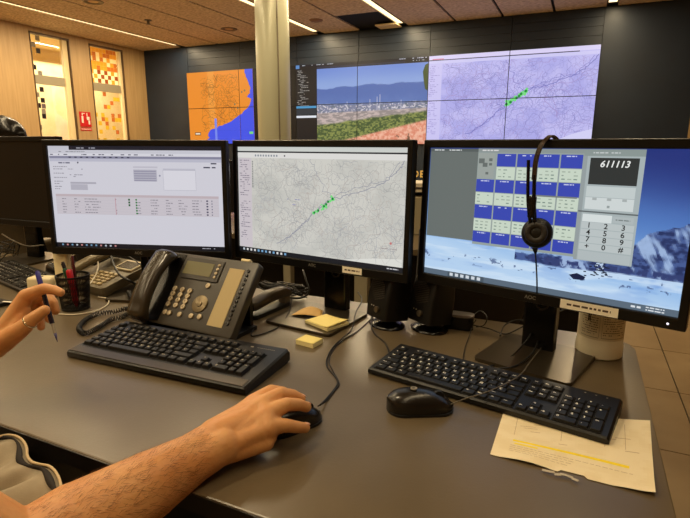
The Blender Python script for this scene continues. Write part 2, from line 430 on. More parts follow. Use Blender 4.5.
# ------------------------------------------------------------------ ceiling fittings
def strip(x, y0, y1, wd, label):
    t = thing('ceiling_strip_light', label, 'ceiling light', (x, (y0+y1)/2, ZC), 0, 'strip lights in the ceiling joints')
    bm = B(); l = y1-y0
    for s_ in (-1, 1): box(bm, (s_*(wd/2+0.006), 0, 0.010), (0.010, l, 0.03))
    box(bm, (0, 0, 0.0225), (wd+.02, l, 0.004)); obj('housing', bm, mat('strip_aluminium', (150, 140, 120), 0.4, .6), t)
    bm = B(); box(bm, (0, 0, 0.008), (wd, l-0.01, 0.006)); obj('diffuser', bm, M_lamp, t)
strip(-6.22, -1.9, 6.95, 0.065, 'thin lit ceiling strip running above the two tall windows')
strip(-3.65, -1.5, 6.95, 0.085, 'lit ceiling strip cut by the cream column, left of the open ceiling board')
strip(-2.38, -1.5, 6.95, 0.085, 'lit ceiling strip along the right side of the open ceiling board')
strip(0.13, -2.0, 6.95, 0.085, 'short-looking lit ceiling strip at the top right above the dark wall panel')
for (px, py, lab) in ((93, 1.5, 'round recessed downlight at the top edge left of the column'), (229, 29, 'round recessed downlight just left of the column near the dark wall')):
    p = at(px, py, ZC); t = thing('recessed_downlight', lab, 'ceiling light', (p.x, p.y, ZC))
    bm = B(); lathe(bm, [(0.055, 0.0), (0.055, 0.0), (0.095, -0.002), (0.11, -0.008), (0.115, -0.001), (0.115, 0.0)], 28, cap=False); obj('ring', bm, mat('downlight_ring', (110, 95, 72), 0.4, .5), t, True)
    bm = B(); cyl(bm, (0, 0, -0.001), 0.056, 0.004); obj('lens', bm, mat('downlight_lens', (190, 150, 95), 0.4), t)
p = at(148, 20, ZC); t = thing('ceiling_sprinkler', 'small metal sprinkler head hanging from the ceiling above the fire sign', 'sprinkler', (p.x, p.y, ZC))
bm = B(); cyl(bm, (0, 0, -0.004), 0.045, 0.008); obj('rosette', bm, M_grey, t)
bm = B(); cyl(bm, (0, 0, -0.025), 0.016, 0.04); cyl(bm, (0, 0, -0.05), 0.03, 0.005); obj('nozzle', bm, M_grey, t)
p = at(316, 20, ZC); t = thing('smoke_detector', 'flat round detector flush in the ceiling board right of the column', 'smoke detector', (p.x, p.y, ZC))
bm = B(); lathe(bm, [(0.0001, -0.02), (0.06, -0.02), (0.085, -0.008), (0.09, 0)], 28, cap=False); obj('cover', bm, mat('detector_cover', (140, 104, 70), 0.6), t, True)
# flap of the opened board
bm = B(); box(bm, (-2.55, 6.93, ZC-0.02), (0.30, 0.22, 0.018), RX(0)); o = obj('loose_ceiling_board', bm, M_creamf); tag(o, 'pale loose board edge in the dark open ceiling bay by the strip light', 'ceiling board')

# ------------------------------------------------------------------ column and sign
t = thing('round_column', 'cream painted round column rising to the ceiling behind the middle monitor', 'column', (-2.84, 4.5, 0))
bm = B(); cyl(bm, (0, 0, 1.40), 0.163, 2.798, seg=64); obj('shaft', bm, mat('column_paint', (148, 146, 122), 0.32, 0.12), t, angle=30)
bm = B(); box(bm, (0.128, -0.112, 1.4), (0.006, 0.012, 2.79), RZ(0)); obj('joint_strip', bm, mat('column_joint', (90, 78, 55), 0.5), t)
bm = B(); lathe(bm, [(0.17, 0), (0.17, 0.08), (0.164, 0.085)], 48, cap=False); obj('skirting', bm, M_grey, t)

M_red = mat('sign_red', (190, 24, 20), 0.5)
t = thing('fire_safety_sign', 'red fire equipment sign with white pictograms on the oak wall between the windows', 'sign', (XL+0.002, 5.79, 1.42))
bm = B(); box(bm, (0.003, 0, 0.175), (0.004, 0.20, 0.225)); obj('pictogram_panel', bm, M_red, t)
bm = B(); box(bm, (0.003, 0, 0.027), (0.004, 0.20, 0.045)); obj('caption_panel', bm, M_red, t)
bm = B(); MS = T(0.0062, 0, 0) @ RZ(pi/2) @ RX(pi/2)     # sign plane: local x along +y
box(bm, (-0.05, 0.17, 0), (0.034, 0.10, 0.001), MS); box(bm, (-0.05, 0.245, 0), (0.016, 0.03, 0.001), MS); box(bm, (-0.03, 0.262, 0), (0.05, 0.012, 0.001), MS)
box(bm, (0.05, 0.19, 0), (0.05, 0.05, 0.001), MS); box(bm, (0.035, 0.245, 0), (0.014, 0.05, 0.001), MS); box(bm, (0.065, 0.13, 0), (0.03, 0.06, 0.001), MS)
for k in range(9): box(bm, (-0.08+k*0.02, 0.027, 0), (0.012, 0.014, 0.001), MS)
obj('pictogram', bm, M_white, t)

# ------------------------------------------------------------------ video wall
def roads(art, x0, y0, x1, y1, n, step, wd, cols_, rnd, L=2, turn=0.55, ln=(8, 26)):
    for _ in range(n):
        x, y = rnd.uniform(x0, x1), rnd.uniform(y0, y1); a = rnd.uniform(0, 2*pi); pts = [(x, y)]; k = rnd.uniform(-.15, .15)
        for _ in range(rnd.randint(*ln)):
            a += rnd.gauss(k, turn); x += step*cos(a); y += step*sin(a)
            if not (x0 < x < x1 and y0 < y < y1): break
            pts.append((x, y))
        if len(pts) > 1: art.line(pts, wd*rnd.choice((.7, 1, 1, 1.4)), rnd.choice(cols_), L)
def blob_path(pts, rnd, amp, n=6):
    out = []
    for (xa, ya), (xb, yb) in zip(pts, pts[1:]):
        for k in range(n):
            t_ = k/n; out.append((xa+(xb-xa)*t_+rnd.gauss(0, amp), ya+(yb-ya)*t_+rnd.gauss(0, amp)))
    return out+[pts[-1]]
def map_art(art, W, H, bg, bg2, lc, rc, seed, sc=1.0, lam=False):
    """application window with a road map, 1920x1080 units"""
    rnd = random.Random(seed)
    def f(u, v):
        n = fbm(u*9, v*6); c = mixc(cc(bg, u), cc(bg2, u), ss(.35, .7, n)); return c
    art.grid(64, 36, f, 0, 0, W, H)
    roads(art, 190, 110, W-8, H-45, 420, 15*sc, 2.2*sc, lc, rnd, 2, .6, (10, 34))
    roads(art, 190, 110, W-8, H-45, 40, 22*sc, 3.2*sc, lc, rnd, 3, .45, (10, 34))
    main = blob_path([(500, 960), (700, 850), (850, 720), (961, 618), (1163, 474), (1320, 430), (1465, 387), (1640, 330), (1760, 250), (1859, 170), (1890, 110)], rnd, 7)
    art.line(main, 6*sc, rc, 4)
    art.line(blob_path([(560, 960), (760, 800), (961, 610), (1200, 440), (1500, 330), (1700, 300), (1850, 120)], rnd, 10), 4*sc, rc, 4)
    art.line(blob_path([(900, 110), (1000, 240), (1080, 400), (1163, 474)], rnd, 14), 3.5*sc, rc, 4)
    for k in range(26):
        t_ = rnd.random(); x = 960+230*t_+rnd.gauss(0, 14); y = 622-165*t_+rnd.gauss(0, 12); art.disc(x, y, rnd.uniform(7, 16)*sc, (120, 225, 130), 5)
    for x, y in ((965, 612), (1010, 590), (1075, 545), (1100, 525), (1120, 500), (1170, 470)): art.disc(x, y, 13*sc, (25, 140, 60), 6)
def side_panel(art, H, bg, tx, rnd):
    art.rect(8, 112, 182, H-48, bg, 4)
    for k in range(38):
        y = 135+k*22
        if y < H-70 and k not in (17, 18): art.dashes(22+(k % 3)*8, y, rnd.uniform(50, 130), 8, tx, rnd, 5)
wall_things = []
# A: lavender road map over columns -2.01 .. 0.06
aw = Art(2.10, 1.16, 1920, 1080, 0.0006); rnd = random.Random(11)
map_art(aw, 1920, 1080, (196, 192, 244), (176, 174, 236), [(150, 148, 212), (160, 158, 220), (136, 132, 198), (168, 150, 208)], (122, 120, 196), 21, 1.25)
aw.rect(0, 0, 1920, 62, (222, 214, 250), 4); aw.rect(0, 62, 1700, 72, (60, 54, 80), 5); aw.rect(60, 50, 200, 60, (220, 120, 150), 5)
aw.rect(0, 72, 1920, 108, (210, 206, 248), 4); side_panel(aw, 1080, (205, 200, 246), (160, 150, 214), rnd)
aw.poly([(1500, 1050), (1920, 1050), (1920, 900), (1700, 960)], (214, 212, 250), 3); aw.rect(0, 1046, 1920, 1080, (226, 216, 250), 5)
# B: camera picture with a dark tree panel
vw = Art(2.08, 1.16, 1920, 1080, 0.0006); rnd = random.Random(12)
def vid(u, v):
    sky = mixc(cc((112, 142, 214), u), cc((142, 168, 222), u), ss(.0, .25, v)); c = sky
    ridge = .27+.06*(fbm(u*4+3, u*0+1)-.5)*2-.05*ss(.4, .8, u)
    mt = mixc(cc((84, 110, 176), u), cc((108, 134, 192), u), ss(.3, .5, v)*fbm(u*14, v*9)); c = mixc(c, mt, ss(ridge-.006, ridge+.006, v))
    city = cc((128, 132, 158), u); n = vn(u*95, v*80); city = mixc(city, cc((214, 208, 216), u), ss(.55, .8, n)); city = mixc(city, cc((108, 118, 130), u), ss(.62, .8, vn(u*70+9, v*60)))
    cb = .45+.02*fbm(u*9, v*0); c = mixc(c, city, ss(cb-.01, cb+.03, v))
    rd = .575-.04*u; road = mixc(cc((198, 180, 176), u), cc((150, 140, 138), u), ss(.4, .65, fbm(u*30, v*60))); c = mixc(c, road, ss(rd, rd+.02, v))
    gr = .74-.16*u+.03*(fbm(u*10, v*0+2)-.5); g = mixc(cc((70, 88, 52), u), cc((140, 148, 82), u), ss(.38, .66, fbm(u*60, v*60))); c = mixc(c, g, ss(gr-.015, gr+.02, v))
    rf = 1.03-.34*u; o_ = mixc(cc((222, 138, 112), u), cc((242, 186, 160), u), ss(.3, .7, fbm(u*60, v*40))); o_ = mixc(o_, cc((120, 90, 70), u), ss(.68, .76, fbm(u*20+5, v*20))); c = mixc(c, o_, ss(rf-.01, rf+.02, v))
    return c
vw.rect(0, 0, 1920, 1080, (22, 22, 26), 0)
vw.grid(190, 105, vid, 345, 78, 1905, 1080, 1)
vw.rect(0, 0, 1920, 34, (16, 20, 34), 2); vw.rect(345, 50, 1600, 66, (40, 44, 66), 2); vw.rect(10, 8, 75, 60, (90, 140, 200), 3); vw.dashes(90, 22, 500, 9, (190, 200, 220), rnd, 3, .5)
vw.dashes(1500, 22, 380, 9, (200, 206, 230), rnd, 3, .6); vw.dashes(1700, 50, 180, 8, (190, 200, 220), rnd, 3, .6)
for k in range(22): vw.dashes(30+rnd.randint(0, 5)*14, 90+k*22, rnd.uniform(50, 150), 9, (150, 150, 150), rnd, 3, .85)
vw.rect(10, 560, 335, 590, (70, 150, 200), 3); vw.rect(10, 690, 335, 720, (225, 230, 240), 3); vw.rect(10, 600, 335, 680, (40, 50, 60), 2)
vw.poly([(1905, 90), (1905, 420), (1870, 400), (1850, 300), (1835, 190), (1862, 110)], (70, 84, 40), 3)
for x, h in ((800, 520), (1270, 440), (1130, 500), (1230, 470), (1560, 520)):
    vw.line([(x, h), (x, 640)], 8, (196, 196, 214), 3)
# C: orange municipal map
ow = Art(2.12, 1.16, 1920, 1080, 0.0006); rnd = random.Random(13)
ow.rect(0, 0, 1920, 1080, (12, 12, 12), 0); ow.rect(0, 0, 1205, 1080, (238, 142, 44), 1)
ow.rect(400, 0, 520, 900, (242, 156, 62), 2)
roads(ow, 260, 60, 960, 900, 170, 30, 4, [(176, 104, 30), (196, 120, 40), (150, 96, 44)], rnd, 3, .6, (5, 14))
kx = lambda p: ((p[0]+6.24)/2.12*1920, (2.395-p[1])/1.16*1080)
coast = [kx(q) for q in ((-5.07, 2.42), (-5.06, 2.33), (-5.0, 2.2), (-4.96, 2.1), (-4.97, 2.03), (-5.03, 1.96), (-4.945, 1.93), (-4.97, 1.86), (-5.02, 1.80), (-5.14, 1.72), (-5.34, 1.60), (-5.5, 1.55), (-5.64, 1.50), (-5.78, 1.46), (-5.85, 1.38), (-5.81, 1.34), (-5.86, 1.30), (-5.86, 1.2))]
cj = blob_path(coast, rnd, 4, 4)
for a, b in zip(cj, cj[1:]): ow.poly([(a[0], a[1]), (b[0], b[1]), (1205, b[1]), (1205, a[1])], (64, 84, 232), 4)
ow.line(cj, 5, (205, 140, 80), 5)
for x, y in ((1010, 330), (1060, 310), (930, 560), (880, 500)): ow.disc(x, y, 14, (110, 120, 90), 5)
ow.rect(10, 880, 1205, 880.5, (20, 20, 20), 5); ow.rect(120, 905, 230, 950, (90, 50, 20), 6); ow.rect(130, 916, 220, 938, (240, 230, 210), 7); ow.rect(1120, 900, 1185, 935, (120, 220, 130), 6)
ow.rect(500, 700, 540, 1080, (120, 140, 240), 5)
spans = [('the orange and blue map', -6.15, -4.06, ow), ('the city view picture', -4.06, -2.01, vw), ('the lavender road map', -2.01, 0.06, aw)]
mids = {-6.15: -5.10, -4.06: -3.05, -2.01: -0.97}
M_disp = mat('display_housing', (14, 14, 15), 0.4)
for nm, xa, xb, art in spans:
    cx = (xa+xb)/2
    for ci, (a, b) in enumerate(((xa, mids[xa]), (mids[xa], xb))):
        for ri, (za, zb) in enumerate(((Z0, ZM), (ZM, Z1))):
            lab = 'wall display showing the %s %s quarter of %s' % (('lower', 'upper')[ri], ('left', 'right')[ci], nm)
            t = thing('video_wall_display', lab, 'display', ((a+b)/2, YW-0.001, za), 0, 'displays of the video wall')
            bm = B(); box(bm, (0, -0.02, (zb-za)/2), (b-a-0.003, 0.04, zb-za-0.003)); obj('housing', bm, M_disp, t)
            g = 0.0045
            art.build('screen', t, T(cx-(a+b)/2, -0.042, Z0-za), clip=(a+g-cx, b-g-cx, za+g-Z0, zb-g-Z0))
# golden letters on the wall under the displays
t = thing('wall_lettering', 'golden capital letters DE on the dark wall below the displays', 'lettering', (-2.105, YW-0.006, 0.77))
for s_, x in (('D', -0.05), ('E', 0.045)):
    vs, fs = text_tris(s_); me = B(); k = 0.135
    V0 = [me.verts.new((x+a*k, 0, 0.05+b*k)) for a, b in vs]
    for f in fs: me.faces.new([V0[i] for i in f])
    r = bmesh.ops.extrude_face_region(me, geom=me.faces[:]); bmesh.ops.translate(me, verts=[v for v in r['geom'] if isinstance(v, bmesh.types.BMVert)], vec=(0, 0.005, 0))
    obj('letter', me, mat('gold_letter', (222, 190, 110), 0.4, 0.1), t)

# ------------------------------------------------------------------ the desk
def desk_top(name, x0, x1, y0, y1, label, r=0.07):
    t = thing(name, label, 'desk', ((x0+x1)/2, (y0+y1)/2, 0)); w_, d = x1-x0, y1-y0
    pts = [(-w_/2, -d/2), (w_/2, -d/2)]+[(w_/2-r+r*cos(radians(a)), d/2-r+r*sin(radians(a))) for a in range(0, 91, 10)]+[(-w_/2, d/2)]
    bm = B(); prism(bm, pts, DZ-0.03, DZ, bev=0.003); obj('desktop', bm, M_desk, t)
    return t
t = desk_top('control_desk', -2.75, 0.149, 0.466, 1.358, 'long grey-brown laminate control desk carrying the four monitors')
bm = B(); prism(bm, [(-1.4495, -0.4475), (1.4495, -0.4475), (1.4495, -0.444), (-1.4495, -0.444)], DZ-0.0296, DZ-0.002); obj('edge_band', bm, mat('desk_edge', (26, 21, 16), 0.35), t)
M_carc = mat('desk_carcass', (28, 24, 20), 0.6)
for x in (-1.38, 0.0, 1.30):
    bm = B(); box(bm, (x, 0.02, (DZ-0.03)/2), (0.03, 0.72, DZ-0.03)); obj('side_panel', bm, M_carc, t)
bm = B(); box(bm, (0, 0.30, 0.42), (2.7, 0.02, 0.5)); obj('modesty_panel', bm, M_carc, t)  # black panel added at the back to keep the space under the desk dark

t = thing('under_desk_blocker', 'black box added under the control desk to keep the floor there dark', 'cabinet', (-0.83, 0.95, 0))  # added black box hiding the lit floor, so the space below reads dark
bm = B(); box(bm, (0, 0, 0.34), (0.80, 0.44, 0.66), bev=.004); obj('body', bm, M_black, t)
bm = B(); box(bm, (0, -0.224, 0.34), (0.76, 0.008, 0.60), bev=.002); obj('blocker_front', bm, M_black, t)
# ------------------------------------------------------------------ far row of desks, chairs and monitors
M_beige = mat('beige_panel', (160, 150, 122), 0.6)
t = thing('rear_row_desk', 'further control desk with beige leg panels seen under the monitors', 'desk', (-2.55, 2.62, 0))
bm = B(); box(bm, (0, 0, DZ-0.015), (5.3, 0.8, 0.03), bev=.003); obj('desktop', bm, M_desk, t)
for x, wd in ((-2.6, .04), (-.6, .04), (1.19, 0.042), (1.61, 0.068), (2.62, 0.04)):
    bm = B(); box(bm, (x, -0.36, (DZ-0.03)/2), (wd, 0.04, DZ-0.03)); obj('leg_panel', bm, M_beige, t)
bm = B(); box(bm, (0, 0.2, 0.36), (5.2, 0.03, 0.7)); obj('modesty_panel', bm, M_carc, t)

def ui_plain(seed):
    a = Art(0.5313, 0.2989, 1920, 1080); rnd = random.Random(seed); a.rect(0, 0, 1920, 1080, (214, 214, 218), 0); a.rect(0, 0, 1920, 60, (150, 155, 170), 1)
    for k in range(30): a.dashes(60, 120+k*30, 1200, 10, (120, 120, 130), rnd, 2, .5)
    return a
LOGO = mat('monitor_logo', (120, 116, 108), 0.4)
def monitor(label, x, y, yaw, art=None, base_dx=0.0, base_dy=0.0, neck_dx=0.0, z0=DZ, group=None, screen_label=None, tilt=1.55, detail=True, h=0.156):
    t = thing('monitor', label, 'monitor', (x, y, z0), radians(yaw), group)
    MT = T(0, 0, h) @ RX(-radians(tilt))
    W_, H_, sw, st, sb = 0.5313, 0.2989, 0.0150, 0.0180, 0.0235
    bm = B()
    # bezel: four rails, the shell behind
    OW = W_+2*sw; OH = H_+st+sb; cz = (H_+st-sb)/2
    def rail(cx, cz_, w_, h_): box(bm, (cx, 0.006, cz_), (w_, 0.026, h_), MT, bev=0.0025)
    rail(0, H_+st/2, OW, st); rail(0, -sb/2, OW, sb); rail(-(W_/2+sw/2), H_/2, sw, H_+0.01); rail(W_/2+sw/2, H_/2, sw, H_+0.01)
    box(bm, (0, 0.014, H_/2), (W_+0.01, 0.012, H_+0.01), MT)
    loft(bm, [[(px_, 0.018, pz) for px_, pz in rrect(OW, OH, 0.008, 3, 0, cz)], [(px_, 0.036, pz) for px_, pz in rrect(OW-0.03, OH-0.03, 0.02, 3, 0, cz)],
              [(px_, 0.052, pz) for px_, pz in rrect(0.34, 0.20, 0.03, 3, 0, cz)]], MT)
    obj('housing', bm, M_bezel, t)
    if art is None:
        bm = B(); box(bm, (0, -0.0005, H_/2), (W_, 0.001, H_), MT @ T(0, 0.0005, 0)); obj('screen', bm, mat('screen_off', (20, 19, 18), 0.3), t, label='dark switched-off screen')
    else: art.build('screen', t, MT @ T(0, 0.0002, 0), label=screen_label)
    # stand
    bm = B(); box(bm, (neck_dx, 0.075, 0.158), (0.072, 0.030, 0.312), bev=0.005); box(bm, (neck_dx, 0.058, h+0.13), (0.10, 0.05, 0.11), bev=0.004)
    obj('stand_neck', bm, M_gloss, t)
    if detail:
        bm = B(); lathe(bm, [(0.011, 0), (0.015, 0), (0.015, 0.002), (0.011, 0.002), (0.011, 0)], 20, T(0.005+neck_dx, 0.0600, 0.115) @ RX(pi/2), cap=False); obj('cable_ring', bm, mat('ring_grey', (48, 44, 38), 0.4), t)
    bm = B(); prism(bm, rrect(0.205, 0.20, 0.012), 0, 0.008, T(base_dx, 0.055+base_dy, 0), bev=0.002); obj('stand_base', bm, mat('stand_base_metal', (84, 75, 60), 0.28, 0.75), t)
    if detail:
        vs, fs = text_tris('AOC'); bm = B(); V0 = [bm.verts.new(MT @ Vector((a*0.011, -0.0074, -0.012+b*0.011))) for a, b in vs]
        for f in fs: bm.faces.new([V0[i] for i in f])
        obj('logo', bm, LOGO, t)
    return t, MT
def sticker(t, MT, x, z, w_, h_, rot, seed):
    a = Art(w_, h_, 1000, 1000*h_/w_, 0.0001); H = 1000*h_/w_; rnd = random.Random(seed); a.rect(0, 0, 1000, H, (255, 248, 226), 0)
    a.dashes(120, H*.5, 760, H*.22, (90, 70, 50), rnd, 1, .9)
    a.build('label_sticker', t, MT @ T(x, -0.0078, z) @ RY(rot) @ T(0, 0, -h_/2), print_mat('printed_label', .6))

# A: browser with a form and a table
a = Art(0.5313, 0.2989, 1920, 1080); r1 = random.Random(1)
a.rect(0, 0, 1920, 1080, (208, 207, 217), 0)
a.rect(240, 0, 1920, 40, (34, 34, 44), 1); a.rect(0, 0, 238, 40, (196, 196, 206), 1); a.dashes(300, 20, 240, 12, (150, 150, 160), r1, 2)
a.rect(0, 40, 1920, 76, (200, 200, 210), 1); a.dashes(120, 58, 300, 8, (130, 130, 140), r1, 2); a.rect(0, 76, 1920, 100, (214, 214, 222), 1)
a.dashes(20, 88, 1500, 10, (90, 90, 110), r1, 2, .5); a.rect(8, 104, 1912, 128, (134, 134, 156), 1)
for k in range(11): a.rect(230+k*66, 110, 256+k*66, 122, (60, 60, 80), 2)
a.rect(8, 128, 1912, 160, (186, 186, 202), 1); a.dashes(70, 175, 170, 14, (110, 110, 130), r1, 2); a.disc(330, 172, 9, (40, 40, 60), 2)
for k, (x, y, w_) in enumerate(((40, 215, 160), (40, 240, 110), (210, 240, 60), (340, 240, 40), (40, 285, 120), (225, 300, 150), (225, 318, 110), (40, 330, 150), (40, 370, 100), (40, 395, 60), (40, 425, 90), (40, 450, 60))):
    a.dashes(x, y, w_, 9, (150, 148, 160), r1, 2, .9)
a.rect(225, 375, 520, 395, (172, 170, 182), 2); a.rect(225, 400, 420, 460, (178, 176, 188), 2)
a.rect(950, 205, 1220, 222, (190, 188, 200), 1); a.rect(950, 238, 1208, 360, (178, 177, 190), 1)
for k in range(5): a.rect(955, 250+k*24, 1200, 262+k*24, (150, 148, 168), 2)
a.rect(1278, 225, 1631, 243, (188, 187, 200), 1); a.rect(1278, 243, 1631, 448, (216, 215, 224), 2); a.line([(1278, 243), (1631, 243), (1631, 448), (1278, 448), (1278, 243)], 3, (170, 170, 184), 3)
a.disc(1240, 300, 10, (140, 140, 160), 3); a.rect(1720, 205, 1790, 218, (60, 60, 80), 2); a.rect(1800, 165, 1860, 178, (60, 60, 80), 2); a.rect(1810, 205, 1850, 218, (60, 60, 80), 2)
a.rect(40, 505, 1870, 720, (200, 194, 202), 1); a.rect(40, 505, 1870, 530, (190, 176, 182), 2)
for k in range(6):
    y = 555+k*29; a.rect(40, y+13, 1870, y+15, (186, 182, 192), 2)
    for x, w_ in ((110, 50), (250, 70), (370, 220), (720, 20), (960, 70), (1120, 110), (1290, 80), (1430, 100), (1580, 110)): a.dashes(x, y, w_*r1.uniform(.6, 1), 8, (130, 126, 138), r1, 3, .85)
    a.disc(960, y, 10, (40, 120, 60), 4) ; a.rect(1735, y-7, 1755, y+7, (50, 50, 80), 4); a.rect(1790, y-6, 1802, y+6, (110, 110, 130), 4)
    if k in (0, 1, 2): a.rect(870, y-10, 890, y+10, (30, 90, 50), 4)
a.rect(720, 540, 728, 720, (190, 150, 160), 4)
a.rect(0, 1034, 1920, 1080, (24, 24, 30), 2)
for k in range(12): a.rect(60+k*56, 1048, 80+k*56, 1066, r1.choice(((200, 205, 210), (110, 150, 180), (180, 190, 200), (190, 130, 130))), 3)
a.dashes(1650, 1057, 200, 8, (170, 170, 180), r1, 3)
monitor('left monitor showing a browser page with a table of records', -1.182, 1.107, 17.4, a, group='desk monitors', screen_label='lit screen with a form and table')

# B: map window
a = Art(0.5313, 0.2989, 1920, 1080); r1 = random.Random(2)
map_art(a, 1920, 1080, (208, 207, 200), (196, 196, 190), [(158, 158, 158), (172, 172, 170), (164, 166, 172), (182, 172, 166)], (140, 142, 158), 5, 1.0)
a.rect(0, 0, 1920, 42, (204, 208, 204), 4); a.rect(0, 42, 1920, 56, (40, 42, 46), 5); a.rect(0, 56, 1920, 108, (222, 221, 218), 4)
for k in range(9): a.rect(230+k*34, 76, 248+k*34, 94, (130, 140, 150), 5)
a.rect(600, 78, 616, 92, (60, 60, 70), 5)
side_panel(a, 1080, (204, 196, 202), (128, 120, 136), r1)
for k in range(16): a.rect(190, 140+k*17, 204, 150+k*17, (110, 112, 116), 5)
a.disc(1787, 829, 12, (200, 120, 120), 6); a.dashes(1640, 880, 220, 8, (160, 150, 150), r1, 5); a.poly([(1300, 1034), (1900, 1034), (1900, 960), (1600, 985)], (222, 222, 216), 3)
a.dashes(640, 500, 160, 10, (150, 150, 180), r1, 5); a.dashes(660, 550, 120, 10, (160, 160, 190), r1, 5)
a.rect(0, 1034, 1920, 1080, (30, 31, 36), 6)
for k in range(12): a.rect(50+k*50, 1046, 74+k*50, 1068, r1.choice(((220, 220, 220), (120, 170, 210), (190, 200, 210))), 7)
a.dashes(1720, 1057, 150, 10, (200, 200, 205), r1, 7)
t, MT = monitor('middle monitor showing a pale road map with a green cluster', -0.638, 1.19, -6.8, a, base_dx=0.025, base_dy=-0.075, neck_dx=0.028, group='desk monitors', screen_label='lit screen with a road map')
sticker(t, MT, 0.125, -0.0105, 0.058, 0.017, 0.0, 3)

# C: telephony windows over a snowy wallpaper
a = Art(0.5313, 0.2989, 1920, 1080); r1 = random.Random(3)
def snow(u, v):
    x = u*1920; y = v*1080
    c = mixc(cc((38, 54, 124), u), cc((84, 126, 196), u), ss(.05, .52, v+.18*(1-u)+.08*(fbm(u*5, v*4)-.5))); c = mixc(c, cc((140, 182, 232), u), ss(.42, .8, v+.1*(1-u)))
    hz = 770+20*fbm(u*14, v*0+1)
    c = mixc(c, cc((150, 176, 216), u), ss(hz-40, hz-20, y)*.6)
    ridge = np.interp(x, [0, 900, 1200, 1400, 1520, 1614, 1683, 1760, 1826, 1906, 1920], [800, 790, 770, 740, 700, 640, 560, 520, 505, 470, 465])+26*(fbm(u*40, v*0+3)-.5)
    rock = mixc(cc((40, 54, 100), u), cc((72, 94, 150), u), ss(.35, .65, fbm(u*60, v*50))); rock = mixc(rock, cc((168, 194, 232), u), ss(.57, .70, fbm(u*13+4, v*8-u*16))*.9)
    c = mixc(c, rock, ss(ridge-4, ridge+4, y))
    tl = 800+30*fbm(u*22, v*0+7); c = mixc(c, cc((52, 66, 116), u), ss(tl-22, tl-10, y)*ss(.42, .6, fbm(u*70, v*20))*(x > 900))
    sn = mixc(cc((150, 190, 236), u), cc((196, 220, 246), u), ss(.4, .62, fbm(u*5+y/300, v*26))); sn = mixc(sn, cc((104, 150, 220), u), ss(.5, .7, fbm(u*7+3, v*16))*.75)
    sn = mixc(sn, cc((206, 228, 248), u), ss(.72, .9, v+.25*(1-u)-.1)*.6)
    g = 850+40*(fbm(u*9, v*0+5)-.5); c = mixc(c, sn, ss(g-5, g+8, y)*(x > 800)+ss(745, 752, y)*(x <= 800)*1.0)
    dk = ss(.70, .76, fbm(u*50, v*42+8))*ss(860, 880, y)*(1-ss(930, 960, y)); c = mixc(c, cc((70, 88, 130), u), dk*.7)
    return np.clip(c, 0, 255)
a.grid(240, 135, snow, 0, 0, 1920, 1080, 0)
for k in range(60):   # the fir with its snow and the rock beside it
    yy = r1.random(); xx = 1412+r1.gauss(0, 12+34*yy); a.rect(xx-9, 780+yy*110, xx+9, 788+yy*110, r1.choice(((20, 26, 40), (30, 40, 62), (190, 210, 236))), 1)
a.poly([(1215, 905), (1270, 885), (1330, 905), (1318, 930), (1250, 934)], (24, 34, 66), 1)
a.rect(4, 6, 436, 746, (106, 114, 112), 2); a.rect(4, 6, 436, 30, (88, 96, 96), 3); a.dashes(40, 18, 250, 9, (210, 215, 215), r1, 4)
a.rect(436, 4, 1252, 770, (150, 162, 160), 2); a.rect(436, 4, 1252, 34, (140, 150, 150), 3); a.dashes(470, 18, 160, 9, (220, 220, 220), r1, 4)
a.rect(440, 40, 576, 232, (156, 164, 160), 3)
for x, y, s_ in ((470, 100, 24), (500, 130, 20), (545, 90, 14), (545, 125, 12), (520, 195, 12)): a.rect(x-s_, y-s_*.8, x+s_, y+s_*.8, (104, 112, 110), 4)
rows = [(43, 139), (243, 342), (446, 554), (660, 750)]
for ri, (ya, yb) in enumerate(rows):
    for ci in range(5):
        x = 434+ci*160
        if ri == 0 and ci == 0: continue
        a.rect(x+3, ya, x+152, yb, (58, 74, 178), 4); a.dashes(x+40, ya+12, 70, 8, (200, 206, 240), r1, 5, .9)
        if ri < 3:
            yn = rows[ri+1][0]; a.rect(x+3, yb+5, x+152, yn-5, (202, 216, 200), 4)
            for q in range(3):
                for z_ in range(3):
                    if r1.random() < .8: a.rect(x+18+z_*42, yb+22+q*26, x+18+z_*42+r1.uniform(12, 30), yb+30+q*26, r1.choice(((140, 156, 146), (160, 174, 160), (120, 140, 132))), 5)
a.rect(908, 340, 1214, 352, (120, 126, 124), 5)
a.rect(1232, 4, 1612, 786, (168, 180, 182), 5); a.rect(1232, 4, 1612, 50, (140, 152, 150), 6); a.dashes(1290, 28, 170, 8, (200, 206, 206), r1, 7)
a.rect(1232, 50, 1256, 786, (150, 160, 162), 6); a.rect(1276, 62, 1580, 244, (50, 54, 54), 6)
a.text('611113', 1436, 105, 62, (238, 240, 238), 8, 0.22)
a.rect(1270, 256, 1578, 330, (196, 206, 206), 6); a.rect(1270, 334, 1578, 416, (208, 216, 216), 6)
for x in (1330, 1424, 1520): a.rect(x-14, 335, x+14, 352, (168, 176, 176), 7)
a.rect(1415, 385, 1432, 402, (150, 160, 160), 7)
a.rect(1232, 430, 1612, 440, (96, 104, 106), 7); a.rect(1265, 452, 1456, 505, (216, 224, 224), 6); a.rect(1462, 456, 1590, 500, (176, 186, 188), 6)
a.dashes(1480, 478, 90, 8, (120, 130, 130), r1, 7)
for r_, row in enumerate(('123', '456', '789', '+0#')):
    a.rect(1262, 508+r_*51, 1598, 554+r_*51, (188, 197, 198), 6)
    for c_, ch in enumerate(row): a.text(ch, 1314+c_*110, 531+r_*50, 52, (30, 34, 36), 8)
a.rect(1262, 716, 1598, 780, (178, 188, 190), 6)
a.rect(0, 1034, 1920, 1080, (92, 108, 124), 4)
a.rect(230, 1034, 560, 1080, (74, 88, 100), 5)
for k in range(6): a.rect(250+k*50, 1044, 280+k*50, 1070, (210, 218, 226), 6)
